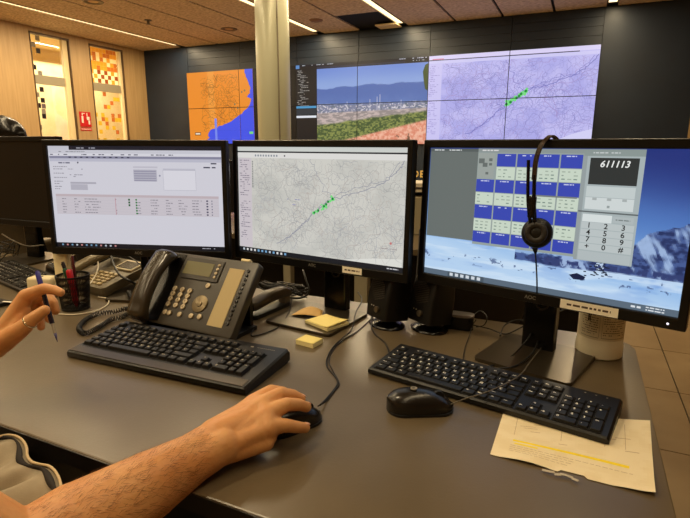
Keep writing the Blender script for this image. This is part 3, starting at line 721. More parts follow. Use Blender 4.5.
a.dashes(1640, 1057, 60, 14, (220, 226, 232), r1, 6, 1); a.dashes(1730, 1048, 110, 8, (220, 226, 232), r1, 6, 1); a.dashes(1730, 1066, 110, 8, (220, 226, 232), r1, 6, 1)
monC, MTC = monitor('right monitor showing a dial pad window over a snowy mountain wallpaper', -0.075, 1.124, -15.0, a, base_dx=0.014, base_dy=-0.035, group='desk monitors', screen_label='lit screen with phone windows and snow')
sticker(monC, MTC, 0.116, -0.0115, 0.108, 0.019, 0.0, 7)
bm = B(); cyl(bm, (0.25, -0.0075, -0.013), 0.0022, 0.001, MTC @ T(0, 0, 0), seg=12); 
for v in bm.verts: pass
bm.free(); bm = B(); ball(bm, (0.252, -0.0072, -0.013), 0.0022, MTC); obj('power_light', bm, mat('power_led', (235, 235, 255), 0.4, emit=1.0), monC)
monitor('switched-off black monitor at the far left of the desk', -2.02, 1.275, 3.0, None, group='desk monitors', h=0.172, detail=False)
# monitors of the further row
monitor('distant monitor with a white page seen in the gap left of the middle monitor', -2.36, 2.75, 2, ui_plain(31), detail=False, h=0.05)
t = thing('document_tray', 'pale document tray on the further desk, seen in the gap right of the middle monitor', 'tray', (-0.86, 2.72, DZ))
bm = B(); box(bm, (0, 0, 0.10), (0.26, 0.24, 0.20), bev=.004); obj('drawer_body', bm, M_beige, t)
bm = B(); box(bm, (0, 0, 0.232), (0.25, 0.22, 0.012)); box(bm, (0, 0, 0.262), (0.26, 0.24, 0.02)); obj('tray_top', bm, mat('tray_white', (225, 215, 190), .5), t)
bm = B(); box(bm, (0, 0.05, 0.216), (0.22, 0.12, 0.035)); obj('support', bm, M_black, t)

# office chairs in front of the further row
M_cloth = mat('chair_black_fabric', (24, 21, 19), 0.8, bump=0.3, bscale=500)
def office_chair(x, y, rz, label, high=False, group='office chairs', drop=0.0):
    t = thing('office_chair', label, 'chair', (x, y, 0), rz, group)
    bm = B(); box(bm, (0, 0, 0.46), (0.48, 0.46, 0.08), bev=0.03, seg=3); obj('seat', bm, M_cloth, t, angle=50)
    H_ = 0.70 if high else 0.5
    bm = B(); rings = []
    for k in range(9):
        s_ = k/8; zz = 0.52+H_*s_; wd = (0.44+0.04*sin(pi*s_))*(1 if s_ < .9 else 0.82); yb = -0.22-0.06*sin(pi*s_*.9)-0.05*s_
        rings.append([(wd/2*math.copysign(abs(cos(q))**.6, cos(q)), yb+0.035*math.copysign(abs(sin(q))**.8, sin(q)), zz) for q in [2*pi*j/24 for j in range(24)]])
    loft(bm, rings); obj('backrest', bm, M_cloth if not high else M_gloss, t, angle=60)
    if high:
        bm = B(); ball(bm, (0, -0.28, 0.52+H_+0.02), (0.20, 0.06, 0.10)); obj('headrest', bm, M_gloss, t, True)
    for s_ in (-1, 1):
        bm = B(); tube(bm, [(s_*0.24, -0.02, 0.44), (s_*0.29, 0, 0.47), (s_*0.30, 0, 0.62)], 0.016); box(bm, (s_*0.30, 0.02, 0.635), (0.07, 0.24, 0.03), bev=0.012); obj('armrest', bm, mat('armrest_grey', (96, 82, 60), 0.5), t, angle=40)
    bm = B(); cyl(bm, (0, 0, 0.26), 0.028, 0.34); obj('gas_lift', bm, M_black, t, angle=40)
    bm = B()
    for k in range(5):
        A_ = radians(72*k+10); box(bm, (0.15, 0, 0.085), (0.30, 0.045, 0.03), RZ(A_), bev=0.008)
    obj('star_base', bm, M_black, t)
    for k in range(5):
        A_ = radians(72*k+10); bm = B(); cyl(bm, (0.285, 0, 0.03), 0.03, 0.04, RZ(A_) @ T(0.285, 0, 0.03) @ RX(pi/2) @ T(-0.285, 0, -0.03)); obj('caster', bm, M_black, t, angle=40)
    return t
office_chair(-0.50, 1.80, radians(50), 'black office chair with beige armrests behind the right monitor')
office_chair(-1.75, 1.80, radians(-8), 'black office chair behind the gap between left and middle monitors')
office_chair(-2.60, 1.90, 0, 'glossy black high-backed chair top showing over the switched-off monitor', True)

# ------------------------------------------------------------------ keyboards
def key_rows():
    U = 1.0; R = []
    def row(y, spec):
        x = 0
        for it in spec:
            if isinstance(it, (int, float)): x += it
            else: s_, w_ = it if isinstance(it, tuple) else (it, 1); R.append((x+w_/2, y, w_, 1, s_)); x += w_
    row(6.3, ['Esc', 1, 'F1', 'F2', 'F3', 'F4', .5, 'F5', 'F6', 'F7', 'F8', .5, 'F9', 'F10', 'F11', 'F12', .25, 'Impr', 'Blq', 'Pausa'])
    row(5, ['º', '1', '2', '3', '4', '5', '6', '7', '8', '9', '0', "'", '¡', ('←', 2), .25, 'Ins', 'Ini', 'Re', .25, 'Num', '/', '*', '-'])
    row(4, [('Tab', 1.5), 'Q', 'W', 'E', 'R', 'T', 'Y', 'U', 'I', 'O', 'P', '`', '+', ('Intro', 1.5), .25, 'Sup', 'Fin', 'Av', .25, '7', '8', '9'])
    row(3, [('Bloq', 1.75), 'A', 'S', 'D', 'F', 'G', 'H', 'J', 'K', 'L', 'Ñ', '´', 'Ç', ('', 1.25), .25, 3, .25, '4', '5', '6'])
    row(2, [('Mayus', 1.25), '<', 'Z', 'X', 'C', 'V', 'B', 'N', 'M', ',', '.', '-', ('Mayus', 2.75), .25, 1, '↑', 1, .25, '1', '2', '3'])
    row(1, [('Ctrl', 1.25), ('Win', 1.25), ('Alt', 1.25), ('', 6.25), ('Gr', 1.25), ('Win', 1.25), ('Fn', 1.25), ('Ctrl', 1.25), .25, '←', '↓', '→', .25, ('0', 2), '.'])
    R.append((22.0-0.0, 3.5, 1, 2, '+')); R.append((22.0, 1.5, 1, 2, 'Int'))
    return R
def keyboard(label, x, y, yaw, kind, group='keyboards', lean=4.0):
    t = thing('keyboard', label, 'keyboard', (x, y, DZ), radians(yaw), group)
    u = 0.0188; kw = 22.5*u
    if kind == 'slim': BW, BD, ox, oy, hb, hf = 0.449, 0.138, -kw/2, -0.069+0.006, 0.024, 0.014; ry = 0.0178
    else: BW, BD, ox, oy, hb, hf = 0.463, 0.176, -0.2315+0.010, -0.088+0.036, 0.030, 0.017; ry = 0.0188
    tl = math.atan((hb-hf)/BD)
    # body: side profile swept across
    bm = B(); pr = [(-BD/2, 0.003), (-BD/2, hf-0.003), (-BD/2+0.004, hf), (BD/2-0.006, hb), (BD/2, hb-0.006), (BD/2, 0.005), (BD/2-0.01, 0.001), (-BD/2+0.006, 0.001)]
    xs_ = [-BW/2, -BW/2+0.004, BW/2-0.004, BW/2]; ins = [0.003, 0, 0, 0.003]
    rings = [[(xx, yy*(1-i_*8), max(0.0008, zz-(i_ if zz > .01 else 0))) for yy, zz in pr] for xx, i_ in zip(xs_, ins)]
    loft(bm, rings); obj('case', bm, M_black if kind == 'slim' else mat('keyboard_case_gloss', (17, 15, 13), 0.3, spec=.4), t, angle=30)
    MK = T(0, -BD/2, hf) @ RX(tl) @ T(0, BD/2, 0)
    # recess under the keys
    bm = B()
    for x0_, x1_, r0, r1_ in ((0, 15, 0.5, 5.5), (15.25, 18.25, 3.5, 5.5), (16.25, 17.25, 1.5, 2.5), (15.25, 18.25, .5, 1.5), (18.5, 22.5, 0.5, 5.5), (0, 1, 5.8, 6.8), (2, 6, 5.8, 6.8), (6.5, 10.5, 5.8, 6.8), (11, 15, 5.8, 6.8), (15.25, 18.25, 5.8, 6.8)):
        box(bm, (ox+(x0_+x1_)/2*u, oy+((r0+r1_)/2-.5)*ry, 0.0004), ((x1_-x0_)*u+.001, (r1_-r0)*ry+.001, 0.0008), MK)
    obj('key_bed', bm, M_darkgap, t)
    if kind != 'slim':
        bm = B(); box(bm, (0, -BD/2+0.015, 0.0006), (BW-0.016, 0.024, 0.0012), MK, bev=.0005); obj('palm_strip', bm, mat('palm_strip_gloss', (72, 62, 48), 0.28, .6), t)
        bm = B(); rr = random.Random(8)
        for k in range(9): box(bm, (0.165+k*0.005, BD/2-0.022, 0.0003), (0.0035, 0.0016, 0.0006), MK)
        box(bm, (0.150, BD/2-0.022, 0.0003), (0.007, 0.004, 0.0006), MK); obj('printed_mark', bm, mat('grey_print', (150, 140, 120), .5), t)
    else:
        bm = B()
        for k in range(3): box(bm, (0.165+k*0.018, BD/2-0.014, 0.0003), (0.003, 0.002, 0.0006), MK)
        obj('printed_mark', bm, mat('grey_print', (150, 140, 120), .5), t)
    n = 0
    for kx_, ky, kw_, kh, s_ in key_rows():
        w_ = kw_*u-0.0022; d = kh*ry-0.0022; cx = ox+kx_*u; cy = oy+(ky-.5)*ry
        if kh == 2: cy = oy+(ky-0.5)*ry
        bm = B(); h_ = 0.0042 if kind == 'slim' else 0.0068
        w2, d2 = w_-(0.0022 if kind == 'slim' else 0.0042), d-(0.0022 if kind == 'slim' else 0.004)
        loft(bm, [[(px_, py_, 0.0005) for px_, py_ in rrect(w_, d, 0.0016, 2)], [(px_, py_, h_-0.0008) for px_, py_ in rrect(w2+.0006, d2+.0006, 0.0016, 2)], [(px_, py_, h_) for px_, py_ in rrect(w2-.0008, d2-.0008, 0.0014, 2)]])
        if s_:
            k_ = 0.0078 if len(s_) == 1 else 0.0050 if len(s_) < 4 else 0.0036
            vs, fs = text_tris(s_); lx, ly = (-w2/2+0.0042, d2/2-0.0042) if len(s_) == 1 else (-w2/2+0.0055, d2/2-0.0038)
            V0 = [bm.verts.new((lx+a_*k_, ly+b_*k_, h_+0.00012)) for a_, b_ in vs]
            for f in fs: ff = bm.faces.new([V0[i] for i in f]); ff.material_index = 1
        o = obj('key', bm, [M_key, mat('key_legend', (250, 245, 230), .6) if kind == 'slim' else mat('key_legend_dim', (176, 164, 138), .6)], t, recalc=False); o.matrix_local = MK @ T(cx, cy, 0); n += 1
    for s_ in (-1, 1):
        bm = B(); box(bm, (s_*(BW/2-0.03), BD/2-0.02, 0.001), (0.03, 0.012, 0.002)); obj('foot', bm, M_rubber, t)
    return t
k_slim = keyboard('slim black keyboard lying on the printed sheet in front of the right monitor', -0.131, 0.935, -10.8, 'slim')
keyboard('wide black keyboard with a glossy front strip in front of the desk phone', -0.768, 0.800, 2.0, 'wide')
k3 = copy_tree(k_slim); k3.location = (-1.775, 1.105, DZ); k3.rotation_euler = (0, 0, radians(-14)); k3['label'] = 'black keyboard at the left edge under the switched-off monitor'

# ------------------------------------------------------------------ mice
def mouse(label, x, y, yaw, L=0.112, W_=0.062, H_=0.038, logo=False, z=DZ):
    t = thing('computer_mouse', label, 'mouse', (x, y, z), radians(yaw), 'computer mice')
    bm = B(); rings = []; N = 18
    for i in range(N+1):
        s_ = i/N; xx = -L/2+L*(0.5-0.5*cos(pi*s_)); q = (xx+L/2)/L
        hw = W_/2*(max(1e-3, 1-abs(2*q-1)**3.2))**.5*(1-0.06*q-.05*sin(pi*q)); hh = H_*(max(1e-3, 1-abs(2*q-.9)**2.6/1.3) if q < .95 else max(.12, 1-abs(2*q-.9)**2.6/1.3))**.6*(1-.22*q)
        hw = max(hw, .002); hh = max(hh, .003)
        rings.append([(xx, hw*math.copysign(abs(cos(a_))**.75, cos(a_)), 0.001+hh*max(0, sin(a_))**.75) for a_ in [pi*j/16 for j in range(17)]]+[(xx, 0, 0.0008)])
    loft(bm, rings); obj('shell', bm, mat('mouse_shell', (26, 23, 19), 0.25), t, angle=75)
    bm = B(); prism(bm, [(xx*.98, yy*.98) for xx, yy in rrect(L, W_*.98, 0.028, 6)], 0, 0.004); obj('sole', bm, M_rubber, t)
    bm = B(); cyl(bm, (0, 0, 0), 0.010, 0.006, T(L*0.27, 0, H_*.60) @ RX(pi/2), seg=20); obj('scroll_wheel', bm, M_rubber, t)
    if logo:
        bm = B(); Ml = T(-0.012, 0.0, H_*0.998); cyl(bm, (0, 0, 0), 0.006, 0.0016, Ml, seg=24)
        vs, fs = text_tris('hp'); V0 = [bm.verts.new(Ml @ Vector((0, 0, 0.001)) + Vector((b_*0.007, -a_*0.007, 0))) for a_, b_ in vs]
        for f in fs: g = bm.faces.new([V0[i] for i in f]); g.material_index = 1
        obj('logo', bm, [mat('logo_silver', (170, 160, 140), .35, .5), M_black], t, recalc=False)
    return t
mouse('empty black mouse with a round silver logo in front of the slim keyboard', -0.225, 0.815, 28, L=0.120, W_=0.066, H_=0.040, logo=True)
HP, HY = (-0.401, 0.671), 62
mouse('black mouse held under the right hand', HP[0], HP[1], HY, L=0.108, W_=0.056, H_=0.038)
mouse('blurred dark mouse beside the left-edge keyboard behind the pen cup', -1.725, 1.225, -10)

# ------------------------------------------------------------------ desk phone
M_ph = mat('phone_grey_plastic', (54, 48, 38), 0.38, bump=0.05, bscale=800)
M_phk = mat('phone_button_silver', (176, 160, 130), 0.35, .3)
F0 = Vector((-1.015, .915, DZ+.022)); PY = radians(-3); TL = radians(52)
t = thing('desk_phone', 'grey office phone with display and curved handset behind the wide keyboard', 'phone', (F0.x, F0.y, DZ), PY)
MF = T(0, 0, .022) @ RX(TL)          # face frame: x right, y up the face, z out
FW, FH = 0.314, 0.198
bm = B(); prism(bm, rrect(FW, FH, 0.008, 4, FW/2, FH/2), -0.024, 0.0, MF, bev=0.003); obj('body', bm, M_ph, t, angle=35)
bm = B()
p_ = [(0.03, 0.0), (0.03, 0.0)]
for x in (0.05, 0.27):
    box(bm, (x, 0, 0), (0.02, 0.012, 0.13), T(0, 0.125, 0.0635))
box(bm, (0.16, 0.125, 0.03), (0.22, 0.012, 0.05)); box(bm, (0.157, 0.06, 0.006), (0.27, 0.14, 0.010)); obj('stand', bm, M_black, t)
bm = B(); prism(bm, rrect(0.125, 0.060, 0.004, 3, 0.150, 0.159), 0, 0.003, MF, bev=0.001); obj('display_frame', bm, mat('phone_frame_dark', (40, 35, 28), .3), t)
bm = B(); box(bm, (0.138, 0.159, 0.0035), (0.092, 0.036, 0.001), MF); obj('display', bm, mat('lcd_green_grey', (112, 108, 76), 0.25), t)
bm = B(); box(bm, (0.256, 0.0975, 0.0008), (0.046, 0.152, 0.0016), MF)
obj('name_strip', bm, mat('name_strip_paper', (184, 164, 116), 0.55), t, label='pale paper strip for the line names')
for k in range(13):
    bm = B(); cyl(bm, (0.2915, 0.034+k*0.0115, 0.001), 0.0042, 0.004, MF, seg=14, bev=.0008); obj('line_button', bm, M_gloss, t, angle=40)
for r_ in range(4):
    for c_ in range(3):
        bm = B(); cyl(bm, (0.091+c_*0.025, 0.054+r_*0.0143, 0.0022), 0.0070, 0.0045, MF, seg=18, bev=.0012)
        s_ = ('*0#', '789', '456', '123')[r_][c_]; vs, fs = text_tris(s_)
        V0 = [bm.verts.new(MF @ Vector((0.091+c_*0.025+a_*0.007, 0.054+r_*0.0143+b_*0.007, 0.0046))) for a_, b_ in vs]
        for f in fs: g = bm.faces.new([V0[i] for i in f]); g.material_index = 1
        obj('dial_button', bm, [M_phk, M_black], t, recalc=False)
for x, y in ((0.093, .032), (0.107, .032), (0.141, .033), (0.178, .035), (0.204, .037), (0.190, .118)):
    bm = B(); cyl(bm, (x, y, 0.0022), 0.0068, 0.0045, MF, seg=16, bev=.001); obj('function_button', bm, M_phk, t, angle=40)
for k in range(4):
    bm = B(); cyl(bm, (0.200, 0.142+k*0.011, 0.004), 0.0040, 0.004, MF, seg=12, bev=.0008); obj('soft_button', bm, M_phk, t, angle=40)
bm = B(); cyl(bm, (0.188, 0.069, 0.0015), 0.0225, 0.004, MF, seg=36, bev=.001); cyl(bm, (0.188, 0.069, 0.004), 0.0085, 0.004, MF, seg=24, bev=.001)
obj('navigation_ring', bm, mat('nav_ring_metal', (120, 106, 80), .3, .6), t, angle=40)
bm = B(); box(bm, (0.268, 0.201, -0.006), (0.028, 0.007, 0.012), MF, bev=.002); obj('signal_lamp', bm, mat('lamp_cream', (236, 220, 170), .4), t, label='cream signal lamp on the top edge')
bm = B(); box(bm, (0.044, 0.10, 0.0006), (0.070, 0.186, 0.0012), MF); obj('cradle_shadow', bm, M_gloss, t)  # dark strip painted in for the shadow between handset and keys
# handset
bm = B(); rings = []
N = 22
for i in range(N+1):
    s_ = i/N; yy = -0.008+0.194*s_; e = abs(2*s_-1); cz_ = 0.020+0.019*(1-e**2.2); th = 0.014+0.011*max(0, (e-.62)/.38)**1.2
    zc_ = cz_ - 0.004*max(0, (e-.62)/.38); wd = 0.0275+0.003*e**2
    if i in (0, N): wd *= .7; th *= .72
    sl = 0.010*(0.5-s_)*0
    rings.append([(0.036+wd*math.copysign(abs(cos(q))**.62, cos(q)), yy, zc_+th*math.copysign(abs(sin(q))**.62, sin(q))) for q in [2*pi*j/28 for j in range(28)]])
loft(bm, rings, MF @ T(0, 0, 0.004)); 
hs = obj('handset', bm, mat('handset_plastic', (50, 42, 29), 0.22), t, angle=60)
bm = B(); pts = []
path = catmull([at(134, 317, DZ+.018), at(128, 309, DZ+.012), at(112, 312, DZ+.008), at(97, 314, DZ+.008), at(84, 321, DZ+.008), at(79, 329, DZ+.008), at(86, 333, DZ+.008), at(99, 327, DZ+.008), at(112, 319, DZ+.008), at(124, 316, DZ+.008), at(136, 306, DZ+.01), at(132, 299, DZ+.02), at(128, 291, DZ+.02)], 14)
L_ = 0; prev = path[0]; coil = []
dense = []
for p0, p1 in zip(path, path[1:]):
    for k in range(5): dense.append(p0.lerp(p1, k/5))
for i, p in enumerate(dense[:-1]):
    tdir = (dense[i+1]-p); L_ += tdir.length; tdir.normalize(); sd = tdir.cross(VZ).normalized(); ph = L_/0.0066*2*pi
    coil.append(p+sd*0.0056*cos(ph)+sd.cross(tdir)*0.0056*sin(ph))
tube(bm, coil, 0.0015, 5, 1, smoothpath=False)
tag(obj('coiled_phone_cord', bm, M_rubber, smooth=True), 'black coiled handset cord looped on the desk left of the grey phone', 'cord')

# second phone under the left monitor
t = thing('second_desk_phone', 'silver-grey phone with buttons and a framed display under the left monitor', 'phone', (-1.395, 1.072, DZ), radians(-6))
M2 = T(0, 0, 0.012) @ RX(radians(14))
bm = B(); prism(bm, rrect(0.20, 0.19, 0.012, 4, 0, 0.095), -0.012, 0.018, M2, bev=.003); obj('body', bm, mat('phone_silver', (104, 94, 72), .4, .3), t, angle=35)
bm = B(); prism(bm, rrect(0.09, 0.06, 0.004, 3, 0.045, 0.145), 0.018, 0.024, M2 , bev=.001); obj('display_frame', bm, mat('phone_white_frame', (216, 200, 160), .4), t)
bm = B(); box(bm, (0.045, 0.145, 0.0245), (0.074, 0.044, 0.001), M2); obj('display', bm, mat('lcd_dark', (52, 46, 36), .2), t)
for r_ in range(5):
    for c_ in range(4):
        bm = B(); box(bm, (-0.02+c_*0.026, 0.020+r_*0.016, 0.020), (0.019, 0.010, 0.006), M2, bev=.0015); obj('dial_button', bm, mat('phone_button_pale', (206, 186, 140), .4), t)
bm = B(); rings = []
for i in range(15):
    s_ = i/14; e = abs(2*s_-1); rings.append([(-0.072+0.024*cos(q), 0.0+0.19*s_, 0.040+0.012*(1-e**2)+0.014*sin(q)) for q in [2*pi*j/20 for j in range(20)]])
loft(bm, rings, M2); obj('handset', bm, mat('handset_silver', (120, 108, 80), .35, .2), t, angle=60)

# ------------------------------------------------------------------ loudspeakers
def speaker(label, x, y, yaw):
    t = thing('desktop_speaker', label, 'speaker', (x, y, DZ), radians(yaw), 'desktop speakers')
    bm = B(); lathe(bm, [(0.0001, 0), (0.052, 0), (0.053, 0.003), (0.040, 0.007), (0.014, 0.012), (0.012, 0.03)], 32, Matrix.Diagonal((1, .8, 1, 1)), cap=False); obj('foot', bm, M_gloss, t, True)
    MB = T(0, 0, 0.022) @ RX(radians(-7))
    bm = B(); loft(bm, [[(px_, py_, 0) for px_, py_ in rrect(0.086, 0.078, 0.008, 3)], [(px_*1.0, py_, 0.06) for px_, py_ in rrect(0.088, 0.080, 0.008, 3)], [(px_, py_+0.004, 0.112) for px_, py_ in rrect(0.082, 0.066, 0.008, 3)]], MB)
    obj('cabinet', bm, M_black, t, angle=40)
    bm = B()
    for k in range(10): box(bm, (0, -0.0395, 0.052+k*0.0055), (0.056-abs(k-5)*0.003, 0.002, 0.0024), MB @ T(0, 0, 0.08) @ RY(radians(-20)) @ T(0, 0, -0.08))
    obj('grille', bm, mat('grille_gap', (50, 45, 38), .5), t)
    bm = B(); cyl(bm, (0, 0, 0), 0.008, 0.010, MB @ T(0.006, -0.041, 0.024) @ RX(pi/2), seg=20, bev=.001); obj('volume_knob', bm, mat('knob_metal', (110, 100, 84), .3, .7), t, angle=40)
    for x_ in (-0.020, -0.011):
        bm = B(); ball(bm, (x_, -0.0385, 0.030), 0.0018, MB); obj('indicator', bm, M_white, t)
    return t
speaker('black desktop speaker right of the middle monitor stand', -0.430, 1.205, -32)
speaker('black desktop speaker under the left corner of the right monitor', -0.322, 1.222, -32)

# ------------------------------------------------------------------ stapler, hub, notes, paper, canister, pen cup
t = thing('stapler', 'black stapler standing right of the grey phone', 'stapler', (-0.775, 1.085, DZ), radians(84))
bm = B(); prism(bm, rrect(0.165, 0.036, 0.014, 4, 0.08, 0), 0, 0.012, bev=.003); obj('base', bm, M_black, t, angle=40)
bm = B(); rings = []
for s_, z_, h_, w_ in ((0, .034, .010, .013), (.01, .038, .015, .017), (.08, .047, .017, .018), (.14, .046, .016, .017), (.165, .038, .012, .015)):
    rings.append([(s_, w_*math.copysign(abs(cos(q))**.6, cos(q)), z_+h_*math.copysign(abs(sin(q))**.6, sin(q))) for q in [2*pi*j/20 for j in range(20)]])
loft(bm, rings); obj('arm', bm, mat('stapler_arm', (66, 58, 46), .28, .2), t, angle=50)
bm = B(); box(bm, (0.15, 0, 0.022), (0.025, 0.022, 0.024)); obj('hinge', bm, M_grey, t)
bm = B(); box(bm, (-0.002, 0, 0.027), (0.006, 0.018, 0.010)); obj('anvil_nose', bm, M_chrome, t)

t = thing('usb_hub', 'small black box with a silver rim right of the speakers', 'hub', (-0.255, 1.262, DZ), radians(4))
bm = B(); prism(bm, rrect(0.075, 0.034, 0.012, 5), 0.0, 0.034, bev=.003); obj('case', bm, M_gloss, t, angle=40)
bm = B(); prism(bm, rrect(0.077, 0.036, 0.013, 5), 0.034, 0.040, bev=.001); obj('silver_rim', bm, mat('hub_silver', (130, 124, 120), .3, .6), t, angle=40)

M_yel = mat('sticky_yellow', (250, 230, 140), .7); M_yel2 = mat('sticky_pale', (250, 236, 170), .7)
def pad(label, x, y, z, yaw, w_, d, n, name='sticky_note_pad', curl=0.0):
    t = thing(name, label, 'sticky notes', (x, y, z), radians(yaw))
    bm = B(); box(bm, (0, 0, n/2), (w_, d, n), bev=0.0004); obj('note_block', bm, M_yel2, t)
    bm = B(); nx, ny = 8, 8; vs = []
    for j in range(ny+1):
        for i in range(nx+1):
            u_, v_ = i/nx, j/ny; vs.append(bm.verts.new(((u_-.5)*w_, (v_-.5)*d, n+0.0003+curl*(u_**3)*(.4+.6*v_))))
    for j in range(ny):
        for i in range(nx): a_ = j*(nx+1)+i; bm.faces.new((vs[a_], vs[a_+1], vs[a_+nx+2], vs[a_+nx+1]))
    r = bmesh.ops.extrude_face_region(bm, geom=bm.faces[:]); bmesh.ops.translate(bm, verts=[v for v in r['geom'] if isinstance(v, bmesh.types.BMVert)], vec=(0, 0, 0.0003))
    obj('top_note', bm, M_yel, t, True); return t
pad('small thick yellow note block lying in front of the middle monitor stand', -0.551, 1.003, DZ, -8, 0.050, 0.040, 0.011)
pad('larger pile of yellow notes resting on the middle monitor stand', -0.566, 1.125, DZ+0.008, -22, 0.088, 0.074, 0.007, curl=0.008)
bm = B(); vs = []
for j in range(7):
    for i in range(9):
        u_, v_ = i/8, j/6; z_ = 0.002+0.010*sin(pi*u_)*(0.4+.6*v_)
        vs.append(bm.verts.new(((u_-.5)*0.085*(1-.25*v_), (v_-.5)*0.055, z_)))
for j in range(6):
    for i in range(8): a_ = j*9+i; bm.faces.new((vs[a_], vs[a_+1], vs[a_+10], vs[a_+9]))
r = bmesh.ops.extrude_face_region(bm, geom=bm.faces[:]); bmesh.ops.translate(bm, verts=[v for v in r['geom'] if isinstance(v, bmesh.types.BMVert)], vec=(0, 0, 0.0004))
o = obj('curled_note', bm, mat('note_tan', (214, 172, 98), .7), smooth=True); o.location = (-0.645, 1.175, DZ+0.0085); o.rotation_euler = (0, 0, radians(12)); tag(o, 'curled tan paper note lying on the left of the middle monitor stand', 'note')

# printed sheet under the slim keyboard
cor = [at(490, 455), at(655, 497), at(650, 421), at(503, 414)]
o0 = cor[0].copy(); a = Art(1, 1, 1000, 600, 0.00012)
cp = lambda u_, v_: (cor[0]*(1-u_)+cor[1]*u_)*(1-v_)+(cor[3]*(1-u_)+cor[2]*u_)*v_
def pt(x, y, L):
    u_, v_ = x/1000, 1-y/600
    p = cp(u_, v_)-o0
    wob = 0.0016*max(0, sin(u_*7+v_*3))*(u_*(1-u_)*4)*0.4+0.0010+0.003*max(0, 1-v_*5)*max(0, sin(u_*9-.6))
    wob += 0.0035*max(0, (u_-.9)/.1)**2*max(0, 1-v_*2)
    notch = 0.006*max(0, 1-v_*14)*(1 if .44 < u_ < .62 else 0)
    return (p.x, p.y+notch, wob+L*0.00012)
a.P = pt
a.grid(50, 30, lambda u_, v_: mixc(cc((244, 228, 190), u_), cc((238, 220, 178), u_), ss(.4, .7, fbm(u_*9, v_*9))), 0, 0, 1000, 600, 0)
r1 = random.Random(6)
def seg_line(x0, y0, x1, y1, wd, c, L=1, n=14):
    P_ = [(x0+(x1-x0)*k/n, y0+(y1-y0)*k/n) for k in range(n+1)]; a.line(P_, wd, c, L)
seg_line(120, 372, 860, 440, 20, (252, 226, 30), 1); seg_line(135, 408, 290, 420, 16, (250, 228, 60), 1)
for y in (436, 458, 480, 502):
    x = 110
    while x < 880:
        l = r1.uniform(14, 44); seg_line(x, y+(x-110)*.07, x+l, y+(x-110+l)*.07, 3.5, (190, 165, 125), 2, 2); x += l+9
        if y > 440 and x > 500: break
for x in (110, 420, 700, 830): seg_line(x, 60, x+8, 300, 2.5, (176, 146, 104), 2)
for k in range(16):
    x = r1.uniform(130, 850); y = r1.uniform(90, 340); seg_line(x, y, x+r1.uniform(40, 110), y, 4, (186, 156, 112), 2, 3)
sheet = a.build('printed_sheet', None, m=print_mat('printed_paper', .75)); sheet.location = (o0.x, o0.y, DZ+0.0002)
tag(sheet, 'creased cream printed sheet with a yellow highlighted line under the slim keyboard', 'paper')
# dark clip tape piece at its lower edge
bm = B(); p0 = at(560, 478)
for k in range(6): 
    box(bm, (k*0.008-0.02, 0.002*sin(k*2), 0.0035+0.001*(k % 2)), (0.009, 0.005, 0.0006), RZ(0.25*sin(k)))
o = obj('torn_tape', bm, mat('clear_tape', (220, 208, 180), .15, alpha=.55)); o.location = (p0.x, p0.y+0.004, DZ); tag(o, 'crumpled clear tape on the lower edge of the printed sheet', 'tape')

t = thing('wipes_canister', 'white printed canister behind the right monitor at the desk corner', 'canister', (0.070, 1.236, DZ))
Rc = 0.049
bm = B(); lathe(bm, [(0.001, 0), (Rc-.003, 0), (Rc, 0.003), (Rc, 0.026), (Rc-.0015, 0.028), (Rc-.0015, 0.20), (Rc-.004, 0.203)], 48, cap=False); obj('tub', bm, mat('canister_white', (236, 226, 196), .35), t, angle=40)
bm = B(); lathe(bm, [(Rc-.002, 0.200), (Rc+.001, 0.201), (Rc+.001, 0.218), (Rc-.006, 0.224), (0.001, 0.224)], 48, cap=False); obj('lid', bm, mat('canister_lid', (70, 90, 130), .4), t, angle=40)
a = Art(1, 1, 1000, 500, 0.0001); r1 = random.Random(9)
def cpnt(x, y, L):
    th = radians(-90-75+150*x/1000); rr = Rc-.0012+L*0.0001; return (rr*cos(th), rr*sin(th), 0.045+0.145*(1-y/500))
a.P = cpnt
a.grid(24, 2, lambda u_, v_: cc((232, 222, 190), u_), L=0)
def cl(x0, y0, x1, y1, wd, c): a.line([(x0+(x1-x0)*k/12, y0+(y1-y0)*k/12) for k in range(13)], wd, c, 2)
for x0, x1 in ((120, 455), (500, 930)):
    cl(x0, 20, x0, 480, 3, (110, 96, 66)); cl(x1, 20, x1, 480, 3, (110, 96, 66)); cl(x0, 480, x1, 480, 3, (110, 96, 66))
    for k in range(24):
        y = 40+k*18; x = x0+20
        while x < x1-40:
            l = r1.uniform(12, 34)
            if r1.random() < .75: cl(x, y, x+l, y, 6, (120, 104, 74))
            x += l+8
a.rect(250, 280, 275, 360, (60, 50, 36), 3); a.rect(285, 280, 300, 360, (60, 50, 36), 3)
a.build('wrap_label', t, m=print_mat('printed_label', .6))

# pen cup of dark mesh with its pens
pc = at(72, 313); cx_, cy_ = pc.x+0.036*(pc.x)/pc.length*1.0, pc.y+0.034
t = thing('pen_cup', 'dark mesh pen cup with pens beside the left hand', 'pen cup', (cx_, cy_, DZ))
bm = B(); R0, R1, HC = 0.036, 0.043, 0.098; n = 60; m_ = 26
for k in range(n):
    for dr in (1, -1):
        pts = [((R0+(R1-R0)*s_/8)*cos(2*pi*(k+dr*s_*.35)/n), (R0+(R1-R0)*s_/8)*sin(2*pi*(k+dr*s_*.35)/n), 0.004+(HC-.006)*s_/8) for s_ in range(9)]
        tube(bm, pts, 0.0008, 3, 1, smoothpath=False)
obj('mesh_wall', bm, M_black, t)
for nm, r_, z_ in (('rim', R1, HC), ('foot_ring', R0, 0.004)):
    bm = B(); lathe(bm, [(r_-.0012, z_-.003), (r_+.0015, z_-.003), (r_+.0015, z_+.002), (r_-.0012, z_+.002), (r_-.0012, z_-.003)], 40, cap=False); obj(nm, bm, M_black, t)
